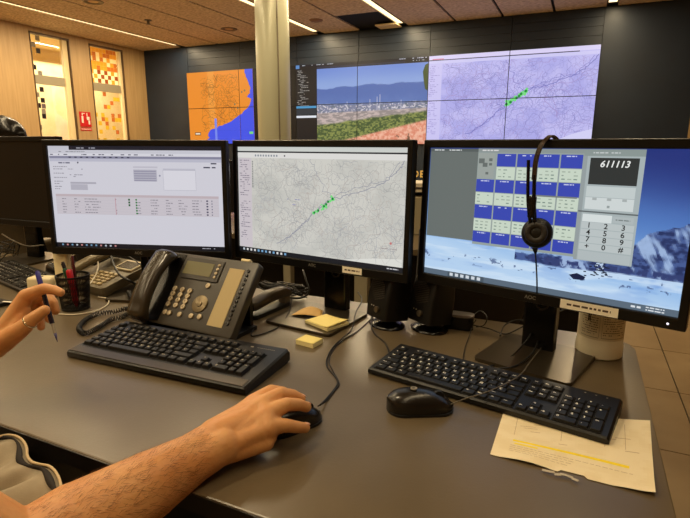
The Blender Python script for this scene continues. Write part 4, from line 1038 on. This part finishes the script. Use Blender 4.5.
bm = B(); cyl(bm, (0, 0, 0.002), R0-.001, 0.003, seg=36); obj('bottom', bm, M_black, t)
def pen(name, label, base, tip, col, capcol, r=0.0045, group=None, caplen=.35, cat='pen', barrel=None):
    b_, e_ = Vector(base), Vector(tip); L_ = (e_-b_).length
    t = thing(name, label, cat, b_, 0, group); t.rotation_mode = 'QUATERNION'; t.rotation_quaternion = (e_-b_).to_track_quat('Z', 'Y')
    bm = B(); lathe(bm, [(.0006, 0), (.0012, .004), (r*.8, .016), (r*.9, .02), (r*.9, L_*(1-caplen)+.001)], 16, cap=True); obj('barrel', bm, barrel or mat('pen_'+name+'_b', col, .35), t, angle=40)
    bm = B(); lathe(bm, [(r, L_*(1-caplen)), (r*1.05, L_*(1-caplen)+.002), (r*.98, L_-.004), (r*.6, L_), (.0003, L_)], 16, cap=True); box(bm, (r+.0012, 0, L_-.022), (.0012, .003, .034)); obj('cap', bm, mat('pen_'+name+'_c', capcol, .35), t, angle=40)
    return t
gp = 'pens in the mesh cup'
pen('red_marker', 'thick red marker in the mesh cup', (cx_+.018, cy_-.010, DZ+.005), (cx_+.004, cy_-.012, DZ+.118), (150, 20, 30), (190, 28, 40), .0085, gp, .32)
pen('green_marker', 'green capped marker in the mesh cup', (cx_+.000, cy_+.004, DZ+.005), (cx_-.016, cy_-.010, DZ+.118), (30, 60, 40), (22, 78, 50), .007, gp)
pen('black_pen', 'black pen leaning left in the mesh cup', (cx_+.010, cy_+.002, DZ+.005), (cx_-.030, cy_-.004, DZ+.135), (20, 16, 14), (30, 14, 14), .0045, gp)
pen('maroon_pen', 'dark maroon pen standing at the back of the mesh cup', (cx_-.004, cy_+.012, DZ+.005), (cx_-.016, cy_+.018, DZ+.150), (60, 14, 18), (80, 22, 24), .004, gp)

t = thing('white_power_adapter', 'white plug adapter standing behind the pen cup', 'adapter', (-1.475, 0.995, DZ), radians(20))
bm = B(); box(bm, (0, 0, 0.032), (0.080, 0.045, 0.064), bev=.008, seg=3); obj('body', bm, mat('adapter_white', (226, 212, 172), .4), t, angle=40)
bm = B(); box(bm, (0.046, 0.04, 0.072), (0.050, 0.03, 0.144), bev=.008, seg=3); obj('plug', bm, mat('adapter_white', (226, 212, 172), .4), t, angle=40)
bm = B(); cyl(bm, (0.0, 0, 0.0643), 0.003, 0.002, seg=12); obj('pin_hole', bm, M_black, t)

# ------------------------------------------------------------------ headset hung over the right monitor
iM = monC.location; RzC = RZ(radians(-15)); MC = T(*iM) @ RzC @ MTC
def monpt(px, py, off):
    """point of the photo on the plane off metres in front of the right screen"""
    o_ = MC @ Vector((0, -off, 0)); n_ = (MC.to_3x3() @ Vector((0, -1, 0))).normalized(); d = ray(px, py); return CAM+d*((o_-CAM).dot(n_)/d.dot(n_))
t = thing('headset', 'black telephone headset hanging over the top of the right monitor', 'headset')
band = [monpt(547, 140.5, 0.012)+Vector((0, 0, 0.004)), monpt(541, 146, 0.024), monpt(536, 160, 0.030), monpt(534, 180, 0.032), monpt(533.5, 205, 0.032), monpt(534, 222, 0.030)]
bk = (MC.to_3x3() @ Vector((0, 1, 0))).normalized()
top = band[0]; back = [top+bk*0.032+Vector((0, 0, 0.006)), top+bk*0.075+Vector((0.002, 0, -0.012)), top+bk*0.095+Vector((.004, 0, -0.06)), top+bk*0.095+Vector((.006, 0, -0.12))]
bm = B(); P_ = catmull(back[::-1]+band[:3]+[band[3]], 8); rings = []
side = (MC.to_3x3() @ Vector((1, 0, 0))).normalized()
for i, p in enumerate(P_):
    tg = (P_[min(i+1, len(P_)-1)]-P_[max(i-1, 0)]).normalized(); nn = tg.cross(side).normalized()
    rings.append([p+side*a_*0.0048+nn*b_*0.0014 for a_, b_ in ((-1, -1), (1, -1), (1, 1), (-1, 1))])
loft(bm, rings); obj('headband', bm, mat('headband_brown', (58, 44, 32), .35, .3), t, angle=60)
bm = B()
for dx, y0_, r_ in ((-5.5, 160, .0035), (0.5, 175, .0040)):
    tube(bm, [monpt(534+dx, y0_, .030), monpt(533.5+dx, 200, .032), monpt(535+dx*.7, 232, .024)], r_, 8)
box(bm, (0, 0, 0), (0.016, 0.008, 0.045), T(*monpt(532, 207, .031)) @ RzC, bev=.003)
obj('slider_arm', bm, M_gloss, t, angle=50)
ec = monpt(537, 233, 0.018); ME = T(*ec) @ RzC @ RX(radians(80)) @ RY(radians(8))
bm = B(); lathe(bm, [(0.0001, 0.012), (0.014, 0.012), (0.018, 0.008), (0.029, 0.006), (0.0315, 0.0), (0.029, -0.008), (0.02, -0.012), (0.0001, -0.012)], 36, ME, cap=False); obj('ear_cup', bm, M_black, t, True)
bm = B(); lathe(bm, [(0.010, 0.011), (0.012, 0.0145), (0.021, 0.0145), (0.023, 0.011)], 36, ME, cap=False); obj('ear_cushion', bm, mat('ear_leather', (34, 29, 25), .5), t, True)
bm = B(); tube(bm, [monpt(534, 240, .016), monpt(535, 247, .016), monpt(535.5, 254, .016)], .006, 10, rad=lambda q: .010*(1-q)+.0022); obj('cable_boot', bm, M_black, t, True)
ec2 = back[-1]; ME2 = T(ec2.x, ec2.y, ec2.z-.02) @ RzC @ RX(radians(90))
bm = B(); lathe(bm, [(0.0001, 0.012), (0.018, 0.010), (0.030, 0.004), (0.030, -0.006), (0.02, -0.012), (0.0001, -0.012)], 36, ME2, cap=False); obj('ear_cup', bm, M_black, t, True)
cable('headset_cable', [monpt(535.5, 254, .016), monpt(536.5, 270, .014), monpt(537, 290, .020), at(536, 312, DZ+.05), at(531, 333, DZ+.04), at(521, 347, DZ+.018), at(505, 361, DZ+.003), at(490, 366, DZ+.003), at(478, 366, DZ+.003)], 0.0016, M_rubber, 'thin black headset cable hanging down the front of the right monitor')

# ------------------------------------------------------------------ cables
cg = 'loose cables on the desk'
cable('keyboard_cable', [(-0.345, 0.992, DZ+.012), at(385, 343, DZ+.002), at(374, 333, DZ+.002), at(371, 322, DZ+.003), at(374, 312, DZ+.003), at(380, 305, DZ+.003)], 0.0018, M_rubber, 'cable from the left end of the slim keyboard towards the speakers')
cable('mouse_cable', [at(449, 405, DZ+.012), at(466, 398.5, DZ+.022), at(484, 393, DZ+.030), at(505, 384, DZ+.033), at(521, 374, DZ+.033), at(530, 362, DZ+.022), at(541, 348, DZ+.014)], 0.0011, mat('cable_grey', (96, 88, 74), .4), 'grey cable of the empty mouse crossing the slim keyboard')
cable('mouse_cable', [at(320, 405, DZ+.012), at(327, 398, DZ+.003), at(337, 385, DZ+.002), at(336, 378, DZ+.002), at(327, 366, DZ+.002), at(328, 356, DZ+.002), at(334, 346, DZ+.002), at(345, 336, DZ+.005), at(352, 329, DZ+.014), at(356, 312, DZ+.02), at(362, 300, DZ+.02), at(358, 292, DZ+.01)], 0.0017, M_rubber, 'black cable of the hand-held mouse winding past the yellow notes')
cable('mouse_cable', [at(318, 406, DZ+.012), at(326, 401, DZ+.003), at(335, 390, DZ+.002), at(339, 383, DZ+.002), at(333, 371, DZ+.002), at(329, 361, DZ+.002), at(333, 350, DZ+.002), at(342, 341, DZ+.002), at(359, 330, DZ+.002), at(372, 318, DZ+.002)], 0.0012, M_rubber, 'second thin cable beside the held mouse cable')
cable('phone_cable', [(-0.72, 1.02, DZ+.006), at(252, 336, DZ+.002), at(268, 332, DZ+.002), at(281, 325, DZ+.002), at(288, 314, DZ+.010), at(291, 304, DZ+.010), at(292, 292, DZ+.01)], 0.0016, M_rubber, 'black cable curving from the grey phone past the stapler')
cable('hub_cable', [at(473, 325, DZ+.012), at(490, 329, DZ+.010), at(505, 334, DZ+.012), at(520, 328, DZ+.03), at(534, 320, DZ+.05)], 0.0016, M_rubber, 'black cable from the small hub to the right monitor stand')
cable('loop_cable', [at(500, 336, DZ+.012), at(505, 325, DZ+.02), at(518, 320, DZ+.03), at(530, 324, DZ+.03), at(538, 336, DZ+.03), at(533, 352, DZ+.014), at(515, 366, DZ+.010), at(490, 369, DZ+.003)], 0.0017, M_rubber, 'black cable loop in front of the right monitor stand')
cable('thin_cable', [at(463, 361, DZ+.002), at(465, 348, DZ+.002), at(470, 334, DZ+.004), at(472, 326, DZ+.012), at(476, 320, DZ+.03)], 0.0011, M_rubber, 'thin cable running down from the hub to the slim keyboard')
cable('hub_plug_cable', [at(470, 318, DZ+.034), at(480, 311, DZ+.045), at(487, 317, DZ+.04), at(484, 325, DZ+.02), at(476, 327, DZ+.012)], 0.0014, M_rubber, 'small cable loop at the right end of the hub')
cable('white_cable', [at(58, 314, DZ+.003), at(75, 314.5, DZ+.003), at(95, 311, DZ+.003), at(107, 305, DZ+.003), at(108, 299, DZ+.004), at(98, 297, DZ+.004)], 0.0018, M_wcable, 'white cable curving in front of the pen cup')
cable('white_cable', [at(95, 251, DZ+.10), at(98, 262, DZ+.08), at(97, 272, DZ+.07), at(92, 281, DZ+.06), at(88, 286, DZ+.055)], 0.0020, M_wcable, 'white cable hanging behind the pen cup over the silver phone')
cable('thick_black_cable', [at(110, 250, DZ+.12), at(113, 263, DZ+.09), at(120, 275, DZ+.07), at(130, 281, DZ+.06), at(136, 286, DZ+.03), at(132, 296, DZ+.01)], 0.0038, M_rubber, 'thick black cable crossing the display of the silver phone')
cable('dark_cable', [at(113, 251, DZ+.12), at(128, 256, DZ+.11), at(142, 266, DZ+.09), at(152, 276, DZ+.04)], 0.0016, M_rubber, 'thin dark cable arching under the left monitor')
cable('adapter_cable', [at(52, 292, DZ+.05), at(66, 262, DZ+.05), at(82, 252, DZ+.06), at(100, 257, DZ+.05)], 0.0022, mat('cable_beige', (150, 134, 100), .5), 'beige-grey cable behind the pen cup rising under the left monitor')
rnd = random.Random(77)
def tangle(cx, cy, rx, ry, zmax, n, lab, g):
    for k in range(n):
        pts = []
        for j in range(6):
            A_ = rnd.uniform(0, 2*pi); R_ = rnd.uniform(.3, 1); pts.append((cx+rx*R_*cos(A_), cy+ry*R_*sin(A_), DZ+rnd.uniform(.004, zmax)))
        cable('tangled_cable', pts, rnd.uniform(.0014, .0024), M_rubber, lab % ('thinner', 'thicker', 'shiny', 'lowest', 'topmost', 'longest')[k] if '%s' in lab else lab, group=g)
tangle(-1.20, 1.20, .10, .05, .05, 5, 'black cable in the tangle beside the silver phone', 'cables tangled beside the silver phone')
tangle(-0.80, 1.29, .10, .045, .05, 6, 'black cable in the tangle behind the stapler', 'cables tangled behind the stapler')
tangle(-2.05, 1.24, .14, .04, .09, 4, 'cable in the tangle under the switched-off monitor', 'cables tangled under the dark monitor')
cable('jack_cable', [at(303, 270, DZ+.10), at(306, 280, DZ+.08), at(309, 292, DZ+.05), at(300, 298, DZ+.02), at(285, 297, DZ+.01)], 0.0030, M_rubber, 'black cable with a jack plug left of the middle monitor neck')
cable('neck_cable', [at(545, 308, DZ+.10), at(556, 312, DZ+.09), at(566, 308, DZ+.09), at(573, 300, DZ+.1)], 0.0018, M_rubber, 'cable crossing the neck of the right monitor')
cable('grey_plug_cable', [at(2, 234, DZ+.10), at(14, 241, DZ+.09), at(28, 246, DZ+.08), at(44, 245, DZ+.08)], 0.0024, mat('cable_grey', (96, 88, 74), .4), 'grey cable hanging under the switched-off monitor')
bm = B(); box(bm, (0, 0, 0.006), (0.07, 0.05, 0.012), bev=.002); box(bm, (0.042, 0.0, 0.013), (0.03, 0.008, 0.001), RZ(.2), mi=1)
o = obj('dark_notebook', bm, [M_black, M_white]); p = at(-4, 305); o.location = (p.x, p.y, DZ); tag(o, 'small dark notebook with a white tag at the left edge', 'notebook')

# ------------------------------------------------------------------ the person
def capsule(bm, a, b, r1_, r2_, seg=28):
    a, b = Vector(a), Vector(b); d = b-a; L_ = d.length
    for p, r_ in ((a, r1_), (b, r2_)):
        t_ = bmesh.new(); bmesh.ops.create_uvsphere(t_, u_segments=seg, v_segments=16, radius=r_); merge(bm, t_, T(*p))
    if L_ > 1e-5:
        q = d.to_track_quat('Z', 'Y').to_matrix().to_4x4(); t_ = bmesh.new()
        bmesh.ops.create_cone(t_, cap_ends=True, segments=seg, radius1=r1_, radius2=r2_, depth=L_); merge(bm, t_, T(*((a+b)/2)) @ q)
def chain(bm, pts, rad):
    for (a, b), (r1_, r2_) in zip(zip(pts, pts[1:]), zip(rad, rad[1:])): capsule(bm, a, b, r1_, r2_)
def remesh(bm, name, mats, parent, vox, it=5, fac=.5):
    me = bpy.data.meshes.new(name); bmesh.ops.recalc_face_normals(bm, faces=bm.faces[:]); bm.to_mesh(me); bm.free()
    o = bpy.data.objects.new(name, me); C.objects.link(o)
    m_ = o.modifiers.new('r', 'REMESH'); m_.mode = 'VOXEL'; m_.voxel_size = vox; m_.use_smooth_shade = True
    s_ = o.modifiers.new('s', 'SMOOTH'); s_.factor = fac; s_.iterations = it
    dg = bpy.context.evaluated_depsgraph_get(); dg.update(); me2 = bpy.data.meshes.new_from_object(o.evaluated_get(dg)); me2.name = name
    bpy.data.objects.remove(o); bpy.data.meshes.remove(me)
    me2.materials.clear(); me2.materials.append(mats); me2.polygons.foreach_set('use_smooth', [True]*len(me2.polygons))
    n_ = bpy.data.objects.new(name, me2); link(n_, parent); return n_
M_skin = mat('skin', (214, 156, 98), 0.5, col2=(204, 138, 80), nscale=22, bump=0.35, bscale=160, sub=0.12, lo=.4, hi=.7)
person = thing('person', 'seated person in a beige jacket, one hand on the mouse, the other holding a pen', 'person')
bm = B()
# --- right arm and hand on the mouse
wr = Vector((-0.444, 0.532, DZ+.036)); e_ = Vector((cos(radians(HY)), sin(radians(HY)), 0)); pr_ = Vector((e_.y, -e_.x, 0))
def HR(a_, b_, c_): return Vector((wr.x, wr.y, DZ))+e_*a_+pr_*b_+VZ*c_
elbow = Vector((-0.535, 0.285, DZ-0.005)); sh = Vector((-0.74, 0.06, 1.10))
chain(bm, [sh, elbow.lerp(sh, .45), elbow, elbow.lerp(wr, .25), elbow.lerp(wr, .6), wr.lerp(elbow, .12)], [.062, .056, .054, .056, .044, .033])
capsule(bm, wr+pr_*.012, wr-pr_*.014, .027, .027); capsule(bm, wr.lerp(elbow, .22)+pr_*.008, wr+pr_*.011, .030, .026); capsule(bm, wr.lerp(elbow, .22)-pr_*.008, wr-pr_*.013, .030, .027); capsule(bm, wr-pr_*.006+VZ*.004, HR(.05, -.006, .048), .028, .024); capsule(bm, wr-pr_*.014+VZ*.004, HR(.062, -.030, .050), .025, .019)
fing = {
 'i': [(.010, -.018, .040), (.078, -.034, .060), (.110, -.041, .066), (.132, -.042, .057), (.147, -.041, .048)],
 'm': [(.010, -.006, .041), (.081, -.013, .064), (.114, -.019, .069), (.138, -.020, .059), (.152, -.018, .049)],
 'r': [(.010, .006, .039), (.078, .008, .059), (.110, .008, .064), (.134, .006, .055), (.149, .004, .045)],
 'p': [(.010, .016, .035), (.070, .026, .048), (.093, .031, .045), (.112, .032, .036), (.129, .031, .028)]}
frad = {'i': (.019, .0150, .0112, .0100, .0088), 'm': (.020, .0152, .0114, .0102, .0090), 'r': (.019, .0145, .0110, .0098, .0086), 'p': (.018, .0140, .0105, .0094, .0082)}
for k in fing: chain(bm, [HR(*q) for q in fing[k]], frad[k])
for a_, b_ in (('i', 'm'), ('m', 'r'), ('r', 'p')):       # fill the palm between the metacarpals
    for s_ in (.25, .5, .75, .95):
        A_ = HR(*fing[a_][0]).lerp(HR(*fing[a_][1]), s_); B_ = HR(*fing[b_][0]).lerp(HR(*fing[b_][1]), s_); capsule(bm, A_-VZ*.001, B_-VZ*.001, .0165, .0160)
        capsule(bm, A_-VZ*.014, B_-VZ*.014, .014, .014)
chain(bm, [HR(.000, -.020, .034), HR(.038, -.046, .034), HR(.070, -.054, .026), HR(.098, -.047, .020)], (.021, .0170, .0125, .0100))
capsule(bm, HR(.03, -.03, .03), HR(.07, -.03, .04), .015, .012); capsule(bm, HR(.01, .018, .026), HR(.06, .030, .028), .016, .013)
# --- left hand with the pen, held above the desk
lw_ = dist(-8, 345, 1.10)
LH = {
 'i': [(4, 330, 1.095), (26, 296, 1.075), (44, 288.5, 1.045), (54, 290, 1.037), (60.5, 292.5, 1.030)],
 'm': [(3, 334, 1.105), (25, 301, 1.100), (46, 294, 1.095), (53, 303, 1.080), (55.5, 311, 1.078)],
 'r': [(2, 338, 1.115), (22, 309, 1.120), (41, 302, 1.120), (48, 311, 1.105), (49, 319, 1.100)],
 'p': [(1, 342, 1.120), (18, 317, 1.130), (34, 312, 1.130), (40, 320, 1.120), (41, 327, 1.115)]}
for k in LH: chain(bm, [dist(*q) for q in LH[k]], [r_*.86 for r_ in frad[k]])
for a_, b_ in (('i', 'm'), ('m', 'r'), ('r', 'p')):
    for s_ in (.2, .45, .7, .92):
        capsule(bm, dist(*LH[a_][0]).lerp(dist(*LH[a_][1]), s_), dist(*LH[b_][0]).lerp(dist(*LH[b_][1]), s_), .0130, .0125)
thumb = [(2, 343, 1.090), (19, 331, 1.052), (34, 318, 1.030), (44.5, 310.5, 1.022)]
chain(bm, [dist(*q) for q in thumb], (.019, .0150, .0112, .0094))
capsule(bm, dist(10, 338, 1.08), dist(24, 312, 1.08), .015, .012); capsule(bm, dist(3, 341, 1.11), dist(18, 326, 1.10), .017, .014)
elL = Vector((-1.22, 0.30, 0.76)); shL = Vector((-1.18, 0.04, 1.10))
chain(bm, [shL, elL.lerp(shL, .45), elL, elL.lerp(lw_, .3), elL.lerp(lw_, .65), lw_], [.062, .054, .046, .047, .036, .027])
capsule(bm, lw_, dist(2, 338, 1.105), .027, .022)
# --- trunk, neck, head
hip = Vector((-0.96, 0.02, 0.56)); chest = Vector((-0.96, 0.04, 1.02))
for dx in (-.10, 0, .10): chain(bm, [hip+VX*dx, hip.lerp(chest, .5)+VX*dx*.9, chest+VX*dx*1.1], [.125, .110, .115])
capsule(bm, sh, shL, .062, .062); nk = Vector((-0.955, 0.07, 1.20)); hd = Vector((-0.945, 0.11, 1.315))
chain(bm, [chest+VZ*.08, nk, hd-VZ*.04], [.075, .056, .058])
ball(bm, (hd.x, hd.y-.005, hd.z+.02), (.076, .096, .105)); ball(bm, (hd.x, hd.y+.035, hd.z-.055), (.056, .058, .062))
fa = VY
capsule(bm, hd+Vector((0, .092, .015)), hd+Vector((0, .110, -.020)), .009, .013); capsule(bm, hd+Vector((-.012, .100, -.022)), hd+Vector((.012, .100, -.022)), .009, .009)
capsule(bm, hd+Vector((-.020, .088, -.055)), hd+Vector((.020, .088, -.055)), .007, .007); capsule(bm, hd+Vector((-.017, .086, -.066)), hd+Vector((.017, .086, -.066)), .008, .008)
capsule(bm, hd+Vector((-.04, .080, .040)), hd+Vector((.04, .080, .040)), .012, .012)
for s_ in (-1, 1): ball(bm, (hd.x+s_*.078, hd.y-.005, hd.z-.01), (.010, .020, .032))
body = remesh(bm, 'body', M_skin, person, 0.0021, 5, .5)
# nails
def nail(p, fwd_, upv, w_, l_):
    f_ = Vector(fwd_).normalized(); u_ = (Vector(upv)-f_*Vector(upv).dot(f_)).normalized(); s_ = f_.cross(u_)
    Mn = Matrix(((s_.x, f_.x, u_.x, p.x), (s_.y, f_.y, u_.y, p.y), (s_.z, f_.z, u_.z, p.z), (0, 0, 0, 1)))
    bm = B(); ball(bm, (0, 0, 0), (w_, l_, .0016), Mn, u=14, v=8); obj('fingernail', bm, mat('nail', (226, 168, 134), .3), person, True)
for k in ('m', 'r', 'p'):
    t0, t1 = HR(*fing[k][3]), HR(*fing[k][4]); f_ = (t1-t0).normalized(); u_ = (VZ-f_*f_.z).normalized(); nail(t1+u_*frad[k][4]*.86+f_*.001, f_, u_, .0048, .0058)
t0, t1 = dist(*thumb[2]), dist(*thumb[3])
# eyes and hair, seen only from other sides
for s_ in (-1, 1):
    bm = B(); ball(bm, (hd.x+s_*.031, hd.y+.078, hd.z+.012), (.013, .013, .011)); obj('eye', bm, mat('eye_white', (220, 210, 200), .3), person, True)
    bm = B(); ball(bm, (hd.x+s_*.031, hd.y+.088, hd.z+.012), (.006, .005, .006)); obj('iris', bm, mat('eye_dark', (40, 26, 18), .2), person, True)
bm = B(); t_ = bmesh.new(); bmesh.ops.create_uvsphere(t_, u_segments=40, v_segments=24, radius=1)
dl = [v for v in t_.verts if (v.co.z < -.25) or (v.co.y > .45 and v.co.z < .55)]; bmesh.ops.delete(t_, geom=dl, context='VERTS'); merge(bm, t_, T(hd.x, hd.y-.010, hd.z+.026) @ Matrix.Diagonal((.084, .102, .110, 1)))
obj('hair', bm, mat('dark_hair', (40, 28, 20), .6, bump=.6, bscale=400), person, True)
# ring on the left thumb
a_, b_ = dist(*thumb[1]), dist(*thumb[2]); c_ = a_.lerp(b_, .72); q = (b_-a_).to_track_quat('Z', 'Y').to_matrix().to_4x4()
bm = B(); lathe(bm, [(.0118, -.0012), (.0130, -.0014), (.0130, .0014), (.0118, .0012), (.0118, -.0012)], 30, T(*c_) @ q, cap=False)
obj('ring', bm, mat('ring_silver', (226, 214, 180), .2, .9), person, True)
# hair of the right forearm
bm = B(); rnd = random.Random(3); ax = (wr-elbow).normalized(); s1 = ax.cross(VZ).normalized(); s2 = s1.cross(ax)
for k in range(2200):
    q_ = rnd.random()**1.0*.93; th = rnd.uniform(-.6, pi+.4); c_ = elbow.lerp(wr, q_)
    R_ = np.interp(q_, [0, .25, .6, .88, 1], [.054, .056, .045, .034, .030])*.99
    n_ = s1*cos(th)+s2*sin(th)
    if n_.z < -.35: continue
    p = c_+n_*R_; d = (ax*.75+n_.cross(ax)*rnd.uniform(-.9, .5)).normalized(); L_ = rnd.uniform(.006, .015)
    wv = d.cross(n_).normalized()*.00012; m1 = p+d*L_*.5+n_*.0016; m2 = p+d*L_+n_*.0012
    v_ = [bm.verts.new(x_) for x_ in (p-wv, p+wv, m1+wv, m1-wv, m2)]; bm.faces.new(v_[:4]); bm.faces.new((v_[3], v_[2], v_[4]))
o = obj('arm_hair', bm, mat('arm_hair', (112, 68, 36), .6), person, recalc=False); o['kind'] = 'stuff'
# jacket: trunk shell and short sleeves, the open front lying towards the desk
M_jack = mat('beige_jacket', (170, 156, 132), .85, col2=(156, 142, 118), nscale=30, bump=.25, bscale=700)
M_line = mat('jacket_dark_lining', (30, 22, 16), .8)
bm = B()
for dx in (-.11, 0, .11): chain(bm, [hip+VX*dx+VZ*.02, hip.lerp(chest, .5)+VX*dx*.95, chest+VX*dx*1.15+VZ*.02], [.142, .130, .130])
capsule(bm, sh, shL, .078, .078); chain(bm, [sh, elbow.lerp(sh, .55)], [.082, .074]); chain(bm, [shL, elL.lerp(shL, .45)], [.082, .074])
jk = remesh(bm, 'jacket', M_jack, person, 0.006, 6, .5)
hem = [at(px_, py_, .742) for px_, py_ in ((-14, 446), (-6, 440), (2, 437), (10, 436), (18, 438), (24, 443), (27, 450), (27.5, 457), (32, 463), (40, 465.5), (48, 467), (54, 471), (58, 477), (60.5, 484), (62, 494))]
H_ = catmull(hem, 6); n = len(H_); rows_ = []
root0, root1 = Vector((-1.02, .16, .72)), Vector((-.76, .10, .66)); bm = B(); vv = []
rim = .004
for j in range(15):
    s_ = j/14
    for i, p in enumerate(H_):
        b_ = root0.lerp(root1, i/(n-1)); q = p.lerp(b_, s_); fold = .016*sin(i*.30+s_*4)*sin(pi*min(1, s_*1.6))+.008*sin(i*.55-s_*6)*min(1, s_*3)*(1-s_)
        q = q+VZ*(fold-.012*sin(pi*min(1, s_*1.5))); vv.append(bm.verts.new(q))
for j in range(14):
    for i in range(n-1): a_ = j*n+i; bm.faces.new((vv[a_], vv[a_+1], vv[a_+n+1], vv[a_+n]))
r = bmesh.ops.extrude_face_region(bm, geom=bm.faces[:]); bmesh.ops.translate(bm, verts=[v for v in r['geom'] if isinstance(v, bmesh.types.BMVert)], vec=(0, 0, -0.003))
fl = obj('jacket_front', bm, M_jack, jk, True)
bm = B(); tube(bm, [p+VZ*.002 for p in H_], .0020, 8, 1, smoothpath=False); obj('hem_piping', bm, mat('jacket_pale_hem', (206, 182, 140), .8), jk, True)
bm = B(); rings = []
for i, p in enumerate(H_):
    b_ = (root0.lerp(root1, i/(n-1))-p).normalized(); w0 = .006; w1 = .011+.004*sin(i*.2)
    q0, q1 = p+b_*w0, p+b_*w1; rings.append([q0+VZ*.0035, q1+VZ*.0015, q1-VZ*.002, q0-VZ*.002])
loft(bm, rings); obj('lining_edge', bm, M_line, jk, True)
# trousers and shoes under the desk
M_tr = mat('dark_trousers', (34, 32, 34), .85)
bm = B()
for s_ in (-1, 1): chain(bm, [hip+VX*.09*s_-VZ*.03, Vector((-.96+.12*s_, .46, .54)), Vector((-.96+.12*s_, .52, .12))], [.105, .072, .052])
remesh(bm, 'trousers', M_tr, person, .008, 4)
for s_ in (-1, 1):
    bm = B(); box(bm, (-.96+.12*s_, .58, .045), (.09, .26, .09), bev=.03, seg=3); obj('shoe', bm, M_black, person, True)
# the operator's chair
ch = office_chair(-0.96, -0.06, 0, 'black operator chair under the seated person')
for c in ch.children:
    if c.name.split('.')[0] in ('seat', 'backrest', 'armrest'): c.location.z -= 0.085
    if c.name.split('.')[0] == 'gas_lift': c.scale.z = .8; c.location.z = .03

# pen in the left hand
p0, p1 = dist(57.5, 342, 1.045), dist(37, 271, 1.062); d = (p1-p0); Lp = d.length
t = thing('ballpoint_pen', 'blue-capped clear ballpoint pen held in the left hand', 'pen', p0); t.rotation_mode = 'QUATERNION'; t.rotation_quaternion = d.to_track_quat('Z', 'Y')
bm = B(); lathe(bm, [(.0003, 0), (.0007, .003), (.0020, .010), (.0028, .016)], 14, cap=True); obj('tip', bm, mat('pen_tip', (80, 80, 130), .3, .4), t, True)
bm = B(); cyl(bm, (0, 0, .016+.010), .0026, .024, seg=12); obj('nose_section', bm, mat('pen_clear', (190, 180, 160), .15, alpha=.6), t, angle=40)
bm = B(); cyl(bm, (0, 0, (Lp-.02+.034)/2), .0040, Lp-.02-.034, seg=10); obj('barrel', bm, mat('pen_barrel_dark', (32, 26, 44), .2), t, angle=40)
bm = B(); lathe(bm, [(.0044, Lp-.040), (.0048, Lp-.038), (.0042, Lp-.004), (.0026, Lp), (.0004, Lp)], 14, cap=True); obj('cap', bm, mat('pen_blue_cap', (48, 44, 140), .35), t, angle=40)

# ------------------------------------------------------------------ pieces that belong to a part go under that part
NEST = {'logo': ('housing', 'shell'), 'label_sticker': ('housing',), 'power_light': ('housing',), 'cable_ring': ('stand_neck',), 'display': ('display_frame',),
        'soft_button': ('display_frame',), 'caster': ('star_base',), 'grille': ('cabinet',), 'volume_knob': ('cabinet',), 'indicator': ('cabinet',),
        'foot': ('case',), 'palm_strip': ('case',), 'key_bed': ('case',), 'printed_mark': ('case',), 'scroll_wheel': ('shell',), 'fingernail': ('body',),
        'cable_boot': ('ear_cup',), 'ear_cushion': ('ear_cup',), 'rim': ('mesh_wall',), 'foot_ring': ('mesh_wall',), 'silver_rim': ('case',), 'wrap_label': ('tub',),
        'edge_band': ('desktop',), 'pin_hole': ('body',), 'anvil_nose': ('base',), 'arm_hair': ('body',), 'iris': ('eye',)}
def base(o): return o.name.split('.')[0]
I4 = Matrix()
for th in [o for o in C.objects if o.parent is None and o.type == 'EMPTY']:
    kids = list(th.children)
    for o in kids:
        if base(o) in NEST:
            for q in kids:
                if q is not o and base(q) in NEST[base(o)] and q.parent is th and q.matrix_basis == I4 and not (base(o) == 'iris' and abs(q.data.vertices[0].co.x-o.data.vertices[0].co.x) > .02):
                    o.parent = q; break
